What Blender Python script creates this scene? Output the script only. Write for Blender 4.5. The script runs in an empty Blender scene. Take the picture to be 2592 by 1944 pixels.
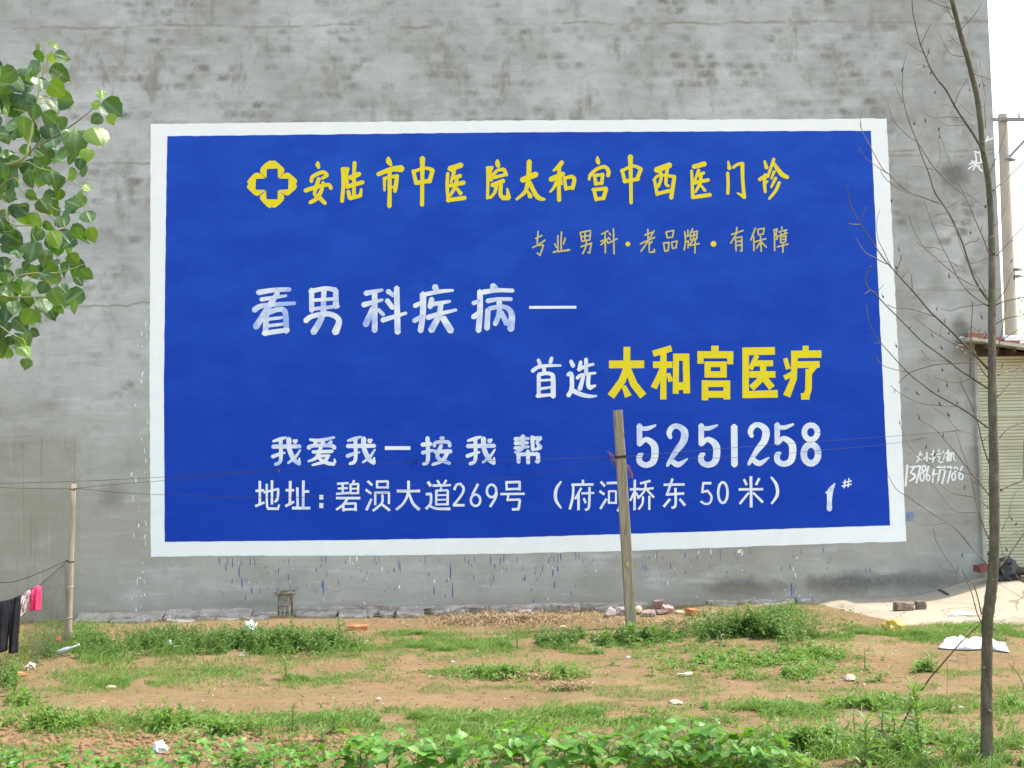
import bpy, bmesh, math, random
import numpy as np
from mathutils import Vector, Matrix
random.seed(7)
RS = np.random.RandomState(11)
C = bpy.context.scene.collection
R = math.radians
sc = bpy.context.scene

# ------------------------------------------------------------------ camera
FPX, CAM = 2900.0, np.array([0.0, -16.1, 2.05])
YAW, PIT, ROL = R(2.30213), R(3.84780), R(-1.13655)
_f = np.array([math.sin(YAW)*math.cos(PIT), math.cos(YAW)*math.cos(PIT), math.sin(PIT)])
_r = np.array([math.cos(YAW), -math.sin(YAW), 0.0]); _u = np.cross(_r, _f)
RT = _r*math.cos(ROL) + _u*math.sin(ROL); UP = -_r*math.sin(ROL) + _u*math.cos(ROL); FW = _f
cd = bpy.data.cameras.new('camera'); cam = bpy.data.objects.new('camera', cd); C.objects.link(cam)
cd.sensor_width = 36.0; cd.lens = FPX/2592*36; cd.clip_end = 2000; cd.clip_start = 0.05
M = Matrix.Identity(4)
for k in range(3):
    M[k][0] = RT[k]; M[k][1] = UP[k]; M[k][2] = -FW[k]; M[k][3] = CAM[k]
cam.matrix_world = M
sc.camera = cam

# ------------------------------------------------------------------ light: hazy noon, sun high on the right just behind the wall plane
SUN_EL, SUN_AZ = R(63), R(4.0)          # azimuth measured from +x towards +y
sdir = Vector((math.cos(SUN_EL)*math.cos(SUN_AZ), math.cos(SUN_EL)*math.sin(SUN_AZ), math.sin(SUN_EL)))
w = bpy.data.worlds.new('World'); sc.world = w; w.use_nodes = True
nt = w.node_tree; bg = nt.nodes['Background']
sky = nt.nodes.new('ShaderNodeTexSky'); sky.sky_type = 'NISHITA'; sky.sun_disc = False
sky.sun_elevation = SUN_EL; sky.sun_rotation = R(90) - SUN_AZ
sky.air_density = 2.0; sky.dust_density = 2.0; sky.ozone_density = 1.0
nt.links.new(sky.outputs[0], bg.inputs[0]); bg.inputs[1].default_value = 0.15
sl = bpy.data.lights.new('sun', 'SUN'); sl.energy = 2.6; sl.angle = R(1.0); sl.color = (1, 0.955, 0.88)
so = bpy.data.objects.new('sun', sl); C.objects.link(so)
so.rotation_euler = sdir.to_track_quat('Z', 'Y').to_euler(); so.location = (20, 5, 40)
sc.view_settings.view_transform = 'Standard'; sc.view_settings.look = 'None'
sc.view_settings.exposure = 1.45; sc.view_settings.gamma = 1

# ------------------------------------------------------------------ pixel <-> place
def ray(px, py):
    return FW*FPX + RT*(px-1296.0) + UP*(972.0-py)
def at(px, py, Y=0.0):
    d = ray(px, py); return CAM + d*((Y-CAM[1])/d[1])
def vn(x, y, s=0):
    x = np.asarray(x, float); y = np.asarray(y, float)
    xi = np.floor(x); yi = np.floor(y); fx = x-xi; fy = y-yi
    fx = fx*fx*(3-2*fx); fy = fy*fy*(3-2*fy)
    def h(a, b):
        v = np.sin(a*127.1+b*311.7+s*74.7)*43758.5453; return v-np.floor(v)
    return ((h(xi, yi)*(1-fx)+h(xi+1, yi)*fx)*(1-fy)+(h(xi, yi+1)*(1-fx)+h(xi+1, yi+1)*fx)*fy)*2-1
def sstep(a, b, x):
    t = np.clip((np.asarray(x, float)-a)/(b-a), 0, 1); return t*t*(3-2*t)
def mound(x, y):
    return 0.27*sstep(6.1, 7.5, x)*sstep(-2.2, -0.2, y)
def gz(x, y):
    x = np.asarray(x, float); y = np.asarray(y, float)
    near = sstep(-30, -14, x)*(1-sstep(15, 30, x))
    tilled = (1-sstep(-2.0, -0.4, x+0.25*vn(x*2, y*2, 5)))*(1-sstep(-8.35, -7.7, y+0.25*vn(x*1.5, y*1.5, 6)))
    ap = 1-0.9*sstep(4.6, 5.4, x)*sstep(-3.0, -2.5, y)
    z = mound(x, y) + ap*(0.028*vn(x*0.9, y*0.9, 1) + 0.014*vn(x*3.1, y*3.1, 2) + 0.006*vn(x*9, y*9, 3))
    z = z + tilled*(0.05*np.abs(vn(x*4, y*4, 4))+0.04*np.abs(vn(x*11, y*11, 8))-.02) - 0.02*sstep(-1, 0.2, y)
    return z*near
def gnd(px, py):
    px = np.asarray(px, float); py = np.asarray(py, float)
    d = FW[None]*FPX + RT[None]*(px.reshape(-1, 1)-1296) + UP[None]*(972-py.reshape(-1, 1))
    z = np.zeros(len(d))
    for _ in range(5):
        t = (z-CAM[2])/d[:, 2]; P = CAM + d*t[:, None]; z = gz(P[:, 0], P[:, 1])
    P[:, 2] = z
    return P
def g1(px, py):
    return gnd([px], [py])[0]

# ------------------------------------------------------------------ objects
def tag(o, label=None, cat=None, group=None, kind=None):
    if label: o['label'] = label
    if cat: o['category'] = cat
    if group: o['group'] = group
    if kind: o['kind'] = kind
    return o
def empty(name, loc, label, cat, group=None):
    o = bpy.data.objects.new(name, None); C.objects.link(o); o.location = loc; o.empty_display_size = 0.1
    return tag(o, label, cat, group)
def wloc(o):
    l = Vector((0, 0, 0))
    while o is not None: l = l+Vector(o.location); o = o.parent
    return l
class MB:
    def __init__(s): s.v = []; s.f = []; s.a = []
    def add(s, v, f, a=None):
        n = len(s.v); s.v += [tuple(p) for p in v]; s.f += [tuple(i+n for i in q) for q in f]
        if a is not None: s.a += list(a)
        return s
    def box(s, c, d, rot=None, taper=1.0):
        x, y, z = d[0]/2, d[1]/2, d[2]/2
        vs = [Vector((sx*x*(taper if sz > 0 else 1), sy*y*(taper if sz > 0 else 1), sz*z)) for sz in (-1, 1) for sx, sy in ((-1, -1), (1, -1), (1, 1), (-1, 1))]
        if rot is not None: vs = [rot @ q for q in vs]
        return s.add([q+Vector(c) for q in vs], [(3, 2, 1, 0), (4, 5, 6, 7), (0, 1, 5, 4), (1, 2, 6, 5), (2, 3, 7, 6), (3, 0, 4, 7)])
    def tube(s, pts, rad, n=8, cap=True):
        pts = [Vector(p) for p in pts]; m = len(pts)
        if not hasattr(rad, '__len__'): rad = [rad]*m
        vs = []; prev = None
        for i, p in enumerate(pts):
            t = (pts[min(i+1, m-1)]-pts[max(i-1, 0)]).normalized()
            if prev is None:
                a = Vector((0, 0, 1)) if abs(t.z) < 0.9 else Vector((1, 0, 0)); u = t.cross(a).normalized()
            else:
                u = (prev - t*prev.dot(t))
                u = u.normalized() if u.length > 1e-6 else t.orthogonal().normalized()
            prev = u; b = t.cross(u)
            for k in range(n):
                q = 2*math.pi*k/n; vs.append(p+(u*math.cos(q)+b*math.sin(q))*rad[i])
        fs = [(i*n+k, i*n+(k+1) % n, (i+1)*n+(k+1) % n, (i+1)*n+k) for i in range(m-1) for k in range(n)]
        if cap: fs += [tuple(range(n-1, -1, -1)), tuple(range((m-1)*n, m*n))]
        return s.add(vs, fs)
    def build(s, name, mat, parent=None, smooth=False, org=None, bevel=0, attr=None):
        me = bpy.data.meshes.new(name)
        if parent is not None and org is None: org = wloc(parent)
        v = s.v
        if org is not None: v = [(p[0]-org[0], p[1]-org[1], p[2]-org[2]) for p in v]
        me.from_pydata([tuple(p) for p in v], [], s.f); me.materials.append(mat)
        if smooth: me.shade_smooth()
        if attr and s.a:
            at_ = me.attributes.new(attr, 'FLOAT', 'POINT'); at_.data.foreach_set('value', s.a)
        me.update()
        o = bpy.data.objects.new(name, me); C.objects.link(o)
        if parent is not None: o.parent = parent
        elif org is not None: o.location = org
        if bevel:
            b = o.modifiers.new('bevel', 'BEVEL'); b.width = bevel; b.segments = 2; b.limit_method = 'ANGLE'
        return o
def np_obj(name, V, F, mat, smooth=False, parent=None):
    V = np.asarray(V, float)
    if parent is not None: V = V-np.array(wloc(parent))
    V = V.astype(np.float32); F = np.asarray(F, np.int32); k = F.shape[1]
    me = bpy.data.meshes.new(name); me.vertices.add(len(V)); me.vertices.foreach_set('co', V.ravel())
    me.loops.add(F.size); me.loops.foreach_set('vertex_index', F.ravel())
    me.polygons.add(len(F)); me.polygons.foreach_set('loop_start', np.arange(0, F.size, k, dtype=np.int32))
    me.polygons.foreach_set('loop_total', np.full(len(F), k, np.int32))
    me.materials.append(mat); me.update(calc_edges=True); me.validate()
    if smooth: me.shade_smooth()
    o = bpy.data.objects.new(name, me); C.objects.link(o)
    if parent is not None: o.parent = parent
    return o
def copy_tree(o, parent=None):
    c = o.copy(); C.objects.link(c); c.parent = parent
    for ch in list(o.children): copy_tree(ch, c)
    return c

# ------------------------------------------------------------------ materials
class G:
    def __init__(s, name, rough=0.8, spec=0.3):
        s.m = bpy.data.materials.new(name); s.m.use_nodes = True; s.t = s.m.node_tree
        s.b = s.t.nodes['Principled BSDF']; s.b.inputs['Roughness'].default_value = rough
        s.b.inputs['Specular IOR Level'].default_value = spec; s._p = None
    def n(s, typ, ins=None, **kw):
        nd = s.t.nodes.new('ShaderNode'+typ)
        for k, v in kw.items(): setattr(nd, k, v)
        for k, v in (ins or {}).items(): s.put(nd.inputs[k], v)
        return nd
    def put(s, i, v):
        if hasattr(v, 'is_output'): s.t.links.new(v, i)
        elif v is not None:
            try: i.default_value = v
            except Exception: i.default_value = tuple(v)+(1.0,)
    def pos(s):
        if s._p is None:
            s._p = s.n('NewGeometry').outputs['Position']; sp = s.n('SeparateXYZ', {0: s._p})
            s.X, s.Y, s.Z = sp.outputs
        return s._p
    def m_(s, op, a, b=0.0, c=0.0, clamp=False):
        return s.n('Math', {0: a, 1: b, 2: c}, operation=op, use_clamp=clamp).outputs[0]
    def xyz(s, x, y, z=0.0): return s.n('CombineXYZ', {0: x, 1: y, 2: z}).outputs[0]
    def noise(s, v, scale, detail=4, rough=0.55, dist=0.0):
        return s.n('TexNoise', {'Vector': v, 'Scale': scale, 'Detail': detail, 'Roughness': rough, 'Distortion': dist}).outputs['Fac']
    def ss(s, x, a, b, lo=0.0, hi=1.0):
        return s.n('MapRange', {0: x, 1: a, 2: b, 3: lo, 4: hi}, interpolation_type='SMOOTHSTEP', clamp=True).outputs[0]
    def mix(s, f, a, b, mode='MIX'):
        nd = s.n('Mix', data_type='RGBA', blend_type=mode, clamp_factor=True)
        s.put(nd.inputs[0], f); s.put(nd.inputs[6], a); s.put(nd.inputs[7], b)
        return nd.outputs[2]
    def island(s): return s.n('NewGeometry').outputs['Random Per Island']
    def col(s, c): s.put(s.b.inputs['Base Color'], c); return s
    def bump(s, h, st=0.4, d=0.02):
        nd = s.n('Bump', {'Height': h, 'Strength': st, 'Distance': d}); s.t.links.new(nd.outputs[0], s.b.inputs['Normal']); return s
    def translucent(s, c, f):
        tr = s.n('BsdfTranslucent'); s.put(tr.inputs[0], c)
        mx = s.n('MixShader'); s.put(mx.inputs[0], f)
        s.t.links.new(s.b.outputs[0], mx.inputs[1]); s.t.links.new(tr.outputs[0], mx.inputs[2])
        s.t.links.new(mx.outputs[0], s.t.nodes['Material Output'].inputs[0]); return s
def simple(name, c1, c2, scale=8, rough=0.8, spec=0.3, bump=0.3, bd=0.01, stretch=(1, 1, 1)):
    g = G(name, rough, spec); p = g.n('TexCoord').outputs['Object']
    p = g.n('Mapping', {'Vector': p, 'Scale': stretch}).outputs[0]
    a = g.noise(p, scale, 6, 0.6)
    g.col(g.mix(g.ss(a, 0.3, 0.7), c1, c2))
    if bump: g.bump(g.noise(p, scale*4, 5), bump, bd)
    return g.m
def leafmat(name, c1, c2, tr, f=0.35, rough=0.45, spec=0.4, c3=None):
    g = G(name, rough, spec); i = g.island()
    c = g.mix(i, c1, c2)
    if c3 is not None: c = g.mix(g.ss(i, 0.86, 0.9), c, c3)
    p = g.n('TexCoord').outputs['Object']
    c = g.mix(g.ss(g.noise(p, 25, 3), 0.35, 0.7, 0, 0.25), c, (0.10, 0.16, 0.05))
    c = g.mix(g.ss(g.noise(g.pos(), 3.5, 3), 0.40, 0.66, 0, 0.45), c, tuple(k*0.55 for k in c1))
    g.col(c); t = g.mix(i, tr, tuple(k*0.75 for k in tr)); g.translucent(t, f); return g.m
# ================================================================== BUILDING WITH THE BLIND WALL
def wx(px, py): return at(px, py)[0]
def wz(px, py): return at(px, py)[2]
def plaster():
    g = G('plaster', 0.9, 0.15); P = g.pos(); X, Z = g.X, g.Z
    n1 = g.noise(P, 0.45, 6, 0.6)
    n2 = g.noise(g.xyz(g.m_('MULTIPLY', X, 0.7), g.m_('MULTIPLY', Z, 4.5)), 1.0, 6, 0.62)
    n3 = g.noise(P, 14, 5, 0.65)
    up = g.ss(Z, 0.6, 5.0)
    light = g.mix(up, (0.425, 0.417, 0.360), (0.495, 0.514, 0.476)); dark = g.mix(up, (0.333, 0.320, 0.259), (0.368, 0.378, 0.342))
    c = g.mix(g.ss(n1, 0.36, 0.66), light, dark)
    c = g.mix(g.ss(n2, 0.52, 0.72, 0, 0.55), c, (0.584, 0.603, 0.561))
    c = g.mix(g.ss(n2, 0.46, 0.28, 0, 0.5), c, (0.311, 0.305, 0.256))
    big = g.noise(g.xyz(g.m_('MULTIPLY', X, 0.8), g.m_('MULTIPLY', Z, 1.3), 11.0), 0.9, 7, 0.68)
    c = g.mix(g.ss(big, 0.50, 0.70, 0, 0.55), c, (0.285, 0.280, 0.245)); c = g.mix(g.ss(big, 0.46, 0.30, 0, 0.5), c, (0.56, 0.585, 0.575))
    # damp bricks reading through the thin render: soft squarish blocks, each with its own tone
    v = g.m_('ADD', g.m_('DIVIDE', Z, 0.136), g.m_('ADD', g.m_('MULTIPLY', g.noise(P, 2.6, 3), 0.55), g.m_('MULTIPLY', g.noise(g.xyz(X, Z, 70.0), 0.5, 2), 1.2))); row = g.m_('FLOOR', v)
    par = g.n('TexWhiteNoise', {'Vector': g.xyz(row, 1.7, 4.4)}, noise_dimensions='3D').outputs['Value']
    u = g.m_('ADD', g.m_('ADD', g.m_('DIVIDE', X, 0.245), par), g.m_('MULTIPLY', g.noise(g.xyz(X, Z, 7.0), 3.2, 3), 0.9)); colm = g.m_('FLOOR', u)
    rnd = g.n('TexWhiteNoise', {'Vector': g.xyz(colm, row, 3.3)}, noise_dimensions='3D').outputs['Value']
    rnd2 = g.n('TexWhiteNoise', {'Vector': g.xyz(colm, row, 9.1)}, noise_dimensions='3D').outputs['Value']
    bu = g.ss(g.m_('ABSOLUTE', g.m_('SUBTRACT', g.m_('FRACT', u), 0.5)), 0.66, 0.12)
    bv = g.ss(g.m_('ABSOLUTE', g.m_('SUBTRACT', g.m_('FRACT', v), 0.5)), 0.74, 0.06)
    hi = g.ss(Z, 0.8, 5.8, 0.0, 1.0); rt = g.ss(X, 4.5, 7.0, 0.95, 1.2)
    clus = g.m_('SUBTRACT', g.noise(g.xyz(g.m_('MULTIPLY', X, 0.9), g.m_('MULTIPLY', Z, 1.7), 40.0), 0.9, 5, 0.62), 0.52)
    val = g.m_('ADD', g.m_('ADD', g.m_('MULTIPLY', rnd, 0.85), g.m_('MULTIPLY', clus, 3.0)), g.m_('MULTIPLY', g.m_('SUBTRACT', hi, 1.0), 0.55))
    rag = g.noise(g.xyz(X, Z, 21.0), 7.0, 6, 0.7); rag2 = g.noise(g.xyz(X, Z, 27.0), 2.4, 5, 0.65)
    st = g.m_('MULTIPLY', g.m_('MULTIPLY', bu, bv), g.ss(val, 0.12, 1.0))
    st = g.m_('MULTIPLY', g.m_('MULTIPLY', st, rt), g.m_('MULTIPLY', g.ss(rag, 0.32, 0.60, 0.20, 1.1), g.ss(rag2, 0.34, 0.60, 0.30, 1.15)), clamp=True)
    c = g.mix(g.m_('MULTIPLY', st, 0.88), c, g.mix(rnd2, (0.165, 0.155, 0.118), (0.21, 0.21, 0.185)))
    lt = g.m_('MULTIPLY', g.m_('MULTIPLY', bu, bv), g.m_('MULTIPLY', g.ss(rnd, 0.28, 0.05), g.ss(Z, 1.0, 5.0)))
    c = g.mix(g.m_('MULTIPLY', lt, 0.25), c, (0.60, 0.62, 0.60))
    # where the coat is thinnest the bricks run together and bleed downward
    bleed = g.m_('MULTIPLY', g.ss(g.noise(g.xyz(g.m_('MULTIPLY', X, 2.6), g.m_('MULTIPLY', Z, 1.1), 33.0), 1.0, 6, 0.7), 0.52, 0.70), g.ss(Z, 1.6, 6.4, 0.35, 1.0))
    c = g.mix(g.m_('MULTIPLY', bleed, 0.85), c, (0.235, 0.226, 0.182))
    # soft cloudy damp around the bricks
    c = g.mix(g.m_('MULTIPLY', g.ss(g.noise(g.xyz(X, Z, 9.0), 1.9, 5, 0.65), 0.55, 0.75, 0, 0.55), hi), c, (0.286, 0.279, 0.232))
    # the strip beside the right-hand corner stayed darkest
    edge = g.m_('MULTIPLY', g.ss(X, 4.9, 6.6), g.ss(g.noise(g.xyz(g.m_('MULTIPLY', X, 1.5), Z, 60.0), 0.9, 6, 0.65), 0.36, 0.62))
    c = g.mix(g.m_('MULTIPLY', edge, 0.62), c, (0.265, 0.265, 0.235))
    # lift joints of the scaffold work
    for px, py, amp, wd in ((1296, 62, 0.07, 0.024), (300, 412, 0.07, 0.020), (300, 768, 0.09, 0.018), (2400, 380, 0.04, 0.018), (150, 1103, 0.025, 0.012)):
        z0 = wz(px, py); jn = g.m_('ADD', g.m_('MULTIPLY', g.noise(g.xyz(X, float(z0)), 0.8, 2), 0.65), g.m_('MULTIPLY', g.noise(g.xyz(X, float(z0), 5.0), 4.5, 4, 0.65), 0.35))
        d = g.m_('ABSOLUTE', g.m_('SUBTRACT', g.m_('ADD', Z, g.m_('MULTIPLY', g.m_('SUBTRACT', jn, 0.5), amp*4)), float(z0)))
        k = g.m_('MULTIPLY', g.ss(d, wd*1.5, 0.0), g.ss(g.noise(g.xyz(X, 4.0, float(z0)), 1.6, 5, 0.65), 0.38, 0.62, 0.05, 0.8))
        if px == 150: k = g.m_('MULTIPLY', k, g.ss(X, float(wx(205, 1103)), float(wx(196, 1103))))
        if px == 2400: k = g.m_('MULTIPLY', k, g.ss(X, float(wx(2240, 380)), float(wx(2270, 380))))
        c = g.mix(k, c, (0.241, 0.222, 0.159))
    # older brown patch at the lower left, streaked by rain
    ex = g.m_('ADD', X, g.m_('MULTIPLY', g.m_('SUBTRACT', g.noise(g.xyz(X, Z, 90.0), 3.0, 4), 0.5), 0.12))
    pm = g.m_('MULTIPLY', g.ss(ex, float(wx(210, 1300)), float(wx(182, 1300)), 0.0, 0.8), g.ss(Z, float(wz(150, 1096)), float(wz(150, 1118))))
    c = g.mix(g.m_('MULTIPLY', pm, g.ss(g.noise(g.xyz(X, Z, 5.0), 1.2, 5), 0.32, 0.60, 0.25, 0.95)), c, (0.298, 0.282, 0.201))
    sk = g.noise(g.xyz(g.m_('MULTIPLY', X, 22.0), g.m_('MULTIPLY', Z, 0.55)), 1.0, 2)
    c = g.mix(g.m_('MULTIPLY', pm, g.ss(sk, 0.60, 0.68, 0, 0.6)), c, (0.191, 0.184, 0.146))
    c = g.mix(g.m_('MULTIPLY', pm, g.ss(sk, 0.37, 0.30, 0, 0.35)), c, (0.533, 0.533, 0.476))
    # hazy damp spots and rising damp along the foot
    for px, py, rx, rz, a in ((2415, 445, 0.24, 0.22, 0.75), (2432, 835, 0.13, 0.20, 0.75), (2330, 560, 0.35, 0.25, 0.35), (2150, 1478, 0.85, 0.17, 0.85), (1880, 1488, 0.65, 0.14, 0.7), (2330, 1472, 0.65, 0.15, 0.7), (640, 1530, 0.5, 0.07, 0.4), (285, 1255, 0.2, 0.2, 0.4)):
        q = at(px, py); dx = g.m_('DIVIDE', g.m_('SUBTRACT', X, float(q[0])), rx); dz = g.m_('DIVIDE', g.m_('SUBTRACT', Z, float(q[2])), rz)
        d = g.m_('ADD', g.m_('SQRT', g.m_('ADD', g.m_('MULTIPLY', dx, dx), g.m_('MULTIPLY', dz, dz))), g.m_('MULTIPLY', g.m_('SUBTRACT', g.noise(P, 4.0, 5, 0.7), 0.5), 1.3))
        c = g.mix(g.m_('MULTIPLY', g.ss(d, 1.35, 0.30), min(1, a*1.15)), c, (0.135, 0.130, 0.108))
    foot = g.ss(g.m_('ADD', Z, g.m_('MULTIPLY', g.noise(g.xyz(X, g.m_('MULTIPLY', Z, 4.0)), 1.6, 5), 0.45)), 0.52, 0.26)
    c = g.mix(g.m_('MULTIPLY', foot, 0.5), c, (0.305, 0.260, 0.183))
    c = g.mix(g.ss(n3, 0.35, 0.7, 0, 0.22), c, (0.330, 0.330, 0.293))
    c = g.mix(1.0, c, (0.932, 0.918, 0.985), 'MULTIPLY')
    g.col(c)
    h = g.m_('ADD', g.m_('MULTIPLY', n2, 1.0), g.m_('MULTIPLY', n3, 0.35)); g.bump(h, 0.5, 0.02)
    return g.m
plaster_m = plaster()
brickhole_m = simple('old_brick_infill', (0.20, 0.165, 0.135), (0.30, 0.255, 0.21), 30, 0.9)
cement_m = G('broken_cement', 0.92, 0.15)
_p = cement_m.pos()
_c = cement_m.mix(cement_m.ss(cement_m.noise(_p, 6, 6, 0.65), 0.35, 0.65), (0.40, 0.335, 0.275), (0.26, 0.215, 0.175))
_c = cement_m.mix(cement_m.ss(cement_m.noise(_p, 22, 3), 0.63, 0.68, 0, 0.85), _c, (0.06, 0.10, 0.34))
_c = cement_m.mix(cement_m.ss(cement_m.noise(cement_m.xyz(cement_m.X, cement_m.Z, cement_m.Y), 17, 3), 0.66, 0.70, 0, 0.8), _c, (0.7, 0.7, 0.7))
cement_m.col(_c).bump(cement_m.noise(_p, 40, 5), 0.6, 0.02); cement_m = cement_m.m

bld = empty('plastered_building', (0.6, 0, 0), 'tall grey cement rendered building end wall with brick-shaped damp stains, behind the blue advertisement', 'building')
X0, X1, ZT = -14.0, 7.735, 11.5
hx0, hx1 = wx(703, 1530), wx(741, 1530); hz0, hz1 = wz(722, 1572), wz(722, 1503)
mb = MB()
def quad(a, b, c_, d): mb.add([a, b, c_, d], [(0, 1, 2, 3)])
for xa, xb, za, zb in ((X0, hx0, -0.5, ZT), (hx1, X1, -0.5, ZT), (hx0, hx1, hz1, ZT), (hx0, hx1, -0.5, hz0)):
    quad((xa, 0, za), (xb, 0, za), (xb, 0, zb), (xa, 0, zb))
D_ = 0.05
quad((hx0, 0, hz0), (hx0, 0, hz1), (hx0, D_, hz1), (hx0, D_, hz0)); quad((hx1, 0, hz1), (hx1, 0, hz0), (hx1, D_, hz0), (hx1, D_, hz1))
quad((hx0, 0, hz1), (hx1, 0, hz1), (hx1, D_, hz1), (hx0, D_, hz1)); quad((hx0, 0, hz0), (hx0, D_, hz0), (hx1, D_, hz0), (hx1, 0, hz0))
quad((hx0, D_, hz0), (hx0, D_, hz1), (hx1, D_, hz1), (hx1, D_, hz0))
quad((X1, 0, -0.5), (X1, 9, -0.5), (X1, 9, ZT), (X1, 0, ZT)); quad((X0, 9, -0.5), (X0, 0, -0.5), (X0, 0, ZT), (X0, 9, ZT))
quad((X0, 0, ZT), (X1, 0, ZT), (X1, 9, ZT), (X0, 9, ZT)); quad((X1, 9, -0.5), (X0, 9, -0.5), (X0, 9, ZT), (X1, 9, ZT))
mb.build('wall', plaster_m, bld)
# blocked opening low in the wall: rough bricks and a few splints standing in it
mb = MB(); hw = hx1-hx0; stick_m = simple('bleached_stick', (0.35, 0.27, 0.19), (0.5, 0.42, 0.32), 20)
for r_ in range(3):
    z = hz0+0.03+r_*0.085
    for k in range(2):
        mb.box((hx0+hw*(0.27+0.46*k)+random.uniform(-.01, .01), 0.028, z+0.04), (hw*0.45, 0.05, 0.078), Matrix.Rotation(random.uniform(-.08, .08), 3, 'Y'))
infill = mb.build('brick_infill', brickhole_m, bld, bevel=0.006)
for k, (a, t_) in enumerate(((0.12, .02), (0.48, -.01), (0.88, -.03), (0.7, .03))):
    mb = MB(); mb.tube([(hx0+hw*a+t_, -0.012, hz0-0.03), (hx0+hw*a, 0.02, hz0+(hz1-hz0)*(.55+.1*k))], 0.010, 5); mb.build('splint', stick_m, infill)
for k in range(16):
    xx = hx0-0.03+(hw+.08)*random.random()
    mb = MB(); mb.box((xx, -0.012, hz1+random.uniform(-.01, .06)), (random.uniform(.03, .07), random.uniform(.02, .04), random.uniform(.015, .04)), Matrix.Rotation(random.uniform(-.6, .6), 3, 'Y')); mb.build('mortar_lump', cement_m, infill, bevel=0.006)
# cracked cement skirting broken away from the wall: a ragged lip at the wall and loose plates in front of it
rk = random.Random(21)
def plate(loop, z, tx, ty, th, name):
    """irregular plate: outline (x, y), tilted, with a rough broken rim"""
    cx_ = sum(p[0] for p in loop)/len(loop); cy_ = sum(p[1] for p in loop)/len(loop); P = []
    for (x0, y0), (x1, y1) in zip(loop, loop[1:]+loop[:1]):
        n = max(1, int(math.hypot(x1-x0, y1-y0)/0.05))
        for i in range(n): P.append((x0+(x1-x0)*i/n+rk.uniform(-.010, .010), min(-.004, y0+(y1-y0)*i/n+rk.uniform(-.010, .010))))
    zf = lambda x, y: z+(x-cx_)*tx+(y-cy_)*ty+.012*float(vn(x*9, y*9, 31))
    n = len(P); v = [(cx_, cy_, zf(cx_, cy_)+.01)]+[(cx_+(x-cx_)*.96, cy_+(y-cy_)*.96, zf(x, y)+rk.uniform(-.004, .004)) for x, y in P]+[(x, y, zf(x, y)-.006-rk.uniform(0, .010)) for x, y in P]+[(x, y, zf(x, y)-th) for x, y in P]
    f = [(0, 1+i, 1+(i+1) % n) for i in range(n)]
    for k in (0, 1): f += [(1+k*n+i, 1+(k+1)*n+i, 1+(k+1)*n+(i+1) % n, 1+k*n+(i+1) % n) for i in range(n)]
    mb = MB(); mb.add(v, f); return mb.build(name, cement_m, bld)
def lip(pa, pb, d0, z0):
    xa, xb = wx(pa, 1545), wx(pb, 1545); n = max(4, int((xb-xa)/.16)); top = [(xa+(xb-xa)*i/n, -.004) for i in range(n+1)]
    bot = [(xa+(xb-xa)*i/n, -max(.03, d0*(1+.75*float(vn(xa*3+i*.55, pa*.1, 5))))) for i in range(n, -1, -1)]
    plate(top+bot, z0*.75-.01, 0, .38, .07, 'skirting_lip')
def loose(pa, pb, y0, y1, zz):
    x = wx(pa, 1545); xe = wx(pb, 1545)
    while x < xe-.1:
        w_ = rk.uniform(.16, .62); w_ = min(w_, xe-x); a = rk.uniform(.0, .05)
        L_ = [(x+.002, y0-rk.uniform(.0, .05)), (x+w_*.5, y0-rk.uniform(.0, .06)), (x+w_-.003, y0-rk.uniform(.0, .06)), (x+w_-.01+rk.uniform(-.05, .03), y1*rk.uniform(.75, 1.1)), (x+w_*.45, y1*rk.uniform(.85, 1.25)), (x+rk.uniform(.0, .06), y1*rk.uniform(.7, 1.1))]
        plate(L_, zz*.42+rk.uniform(-.012, .008), rk.uniform(-.05, .05), rk.uniform(.10, .30), .045, 'skirting_plate'); x += w_
lip(200, 420, .16, .085); lip(424, 640, .20, .10); lip(640, 702, .08, .06); lip(752, 1010, .06, .13); lip(1010, 1236, .09, .09); lip(1236, 1470, .10, .075); lip(1470, 1640, .07, .07); lip(1790, 1900, .06, .06); lip(1900, 2010, .08, .06); lip(2016, 2075, .05, .05)
loose(215, 420, -.19, -.34, .045); loose(430, 560, -.24, -.40, .035); loose(560, 690, -.26, -.44, .05); loose(750, 960, -.085, -.36, .085); loose(960, 1090, -.11, -.36, .065); loose(1090, 1180, -.13, -.26, .04); loose(1300, 1350, -.14, -.24, .04); loose(1500, 1560, -.14, -.24, .04); loose(1800, 1860, -.12, -.24, .03); loose(1900, 2000, -.14, -.27, .03)

# ================================================================== PAINTED ADVERTISEMENT
def wp(px, py, off): q = at(px, py); return (q[0], -off, q[2])
def dens(pl, st=14, j=0.7):
    out = []
    for (a, b), (c_, d) in zip(pl[:-1], pl[1:]):
        n = max(1, int(math.hypot(c_-a, d-b)/st))
        for i in range(n): out.append((a+(c_-a)*i/n+random.uniform(-j, j)*(i > 0), b+(d-b)*i/n+random.uniform(-j, j)*(i > 0)))
    return out
outer = [[(381, 314), (648, 311), (1296, 305), (1944, 302), (2244, 300)], [(2244, 300), (2254, 486), (2277, 972), (2294, 1370)],
         [(2294, 1370), (2050, 1378), (1600, 1394), (1300, 1401), (960, 1406), (500, 1407), (382, 1410)], [(382, 1410), (378.5, 972), (381, 486), (381, 314)]]
inner = [[(424, 345), (1296, 335), (2204, 331)], [(2204, 331), (2212, 486), (2235, 972), (2253, 1330)],
         [(2253, 1330), (1570, 1352), (1300, 1360), (900, 1367), (417, 1371.5)], [(417, 1371.5), (415, 972), (421, 486), (424, 345)]]
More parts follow.
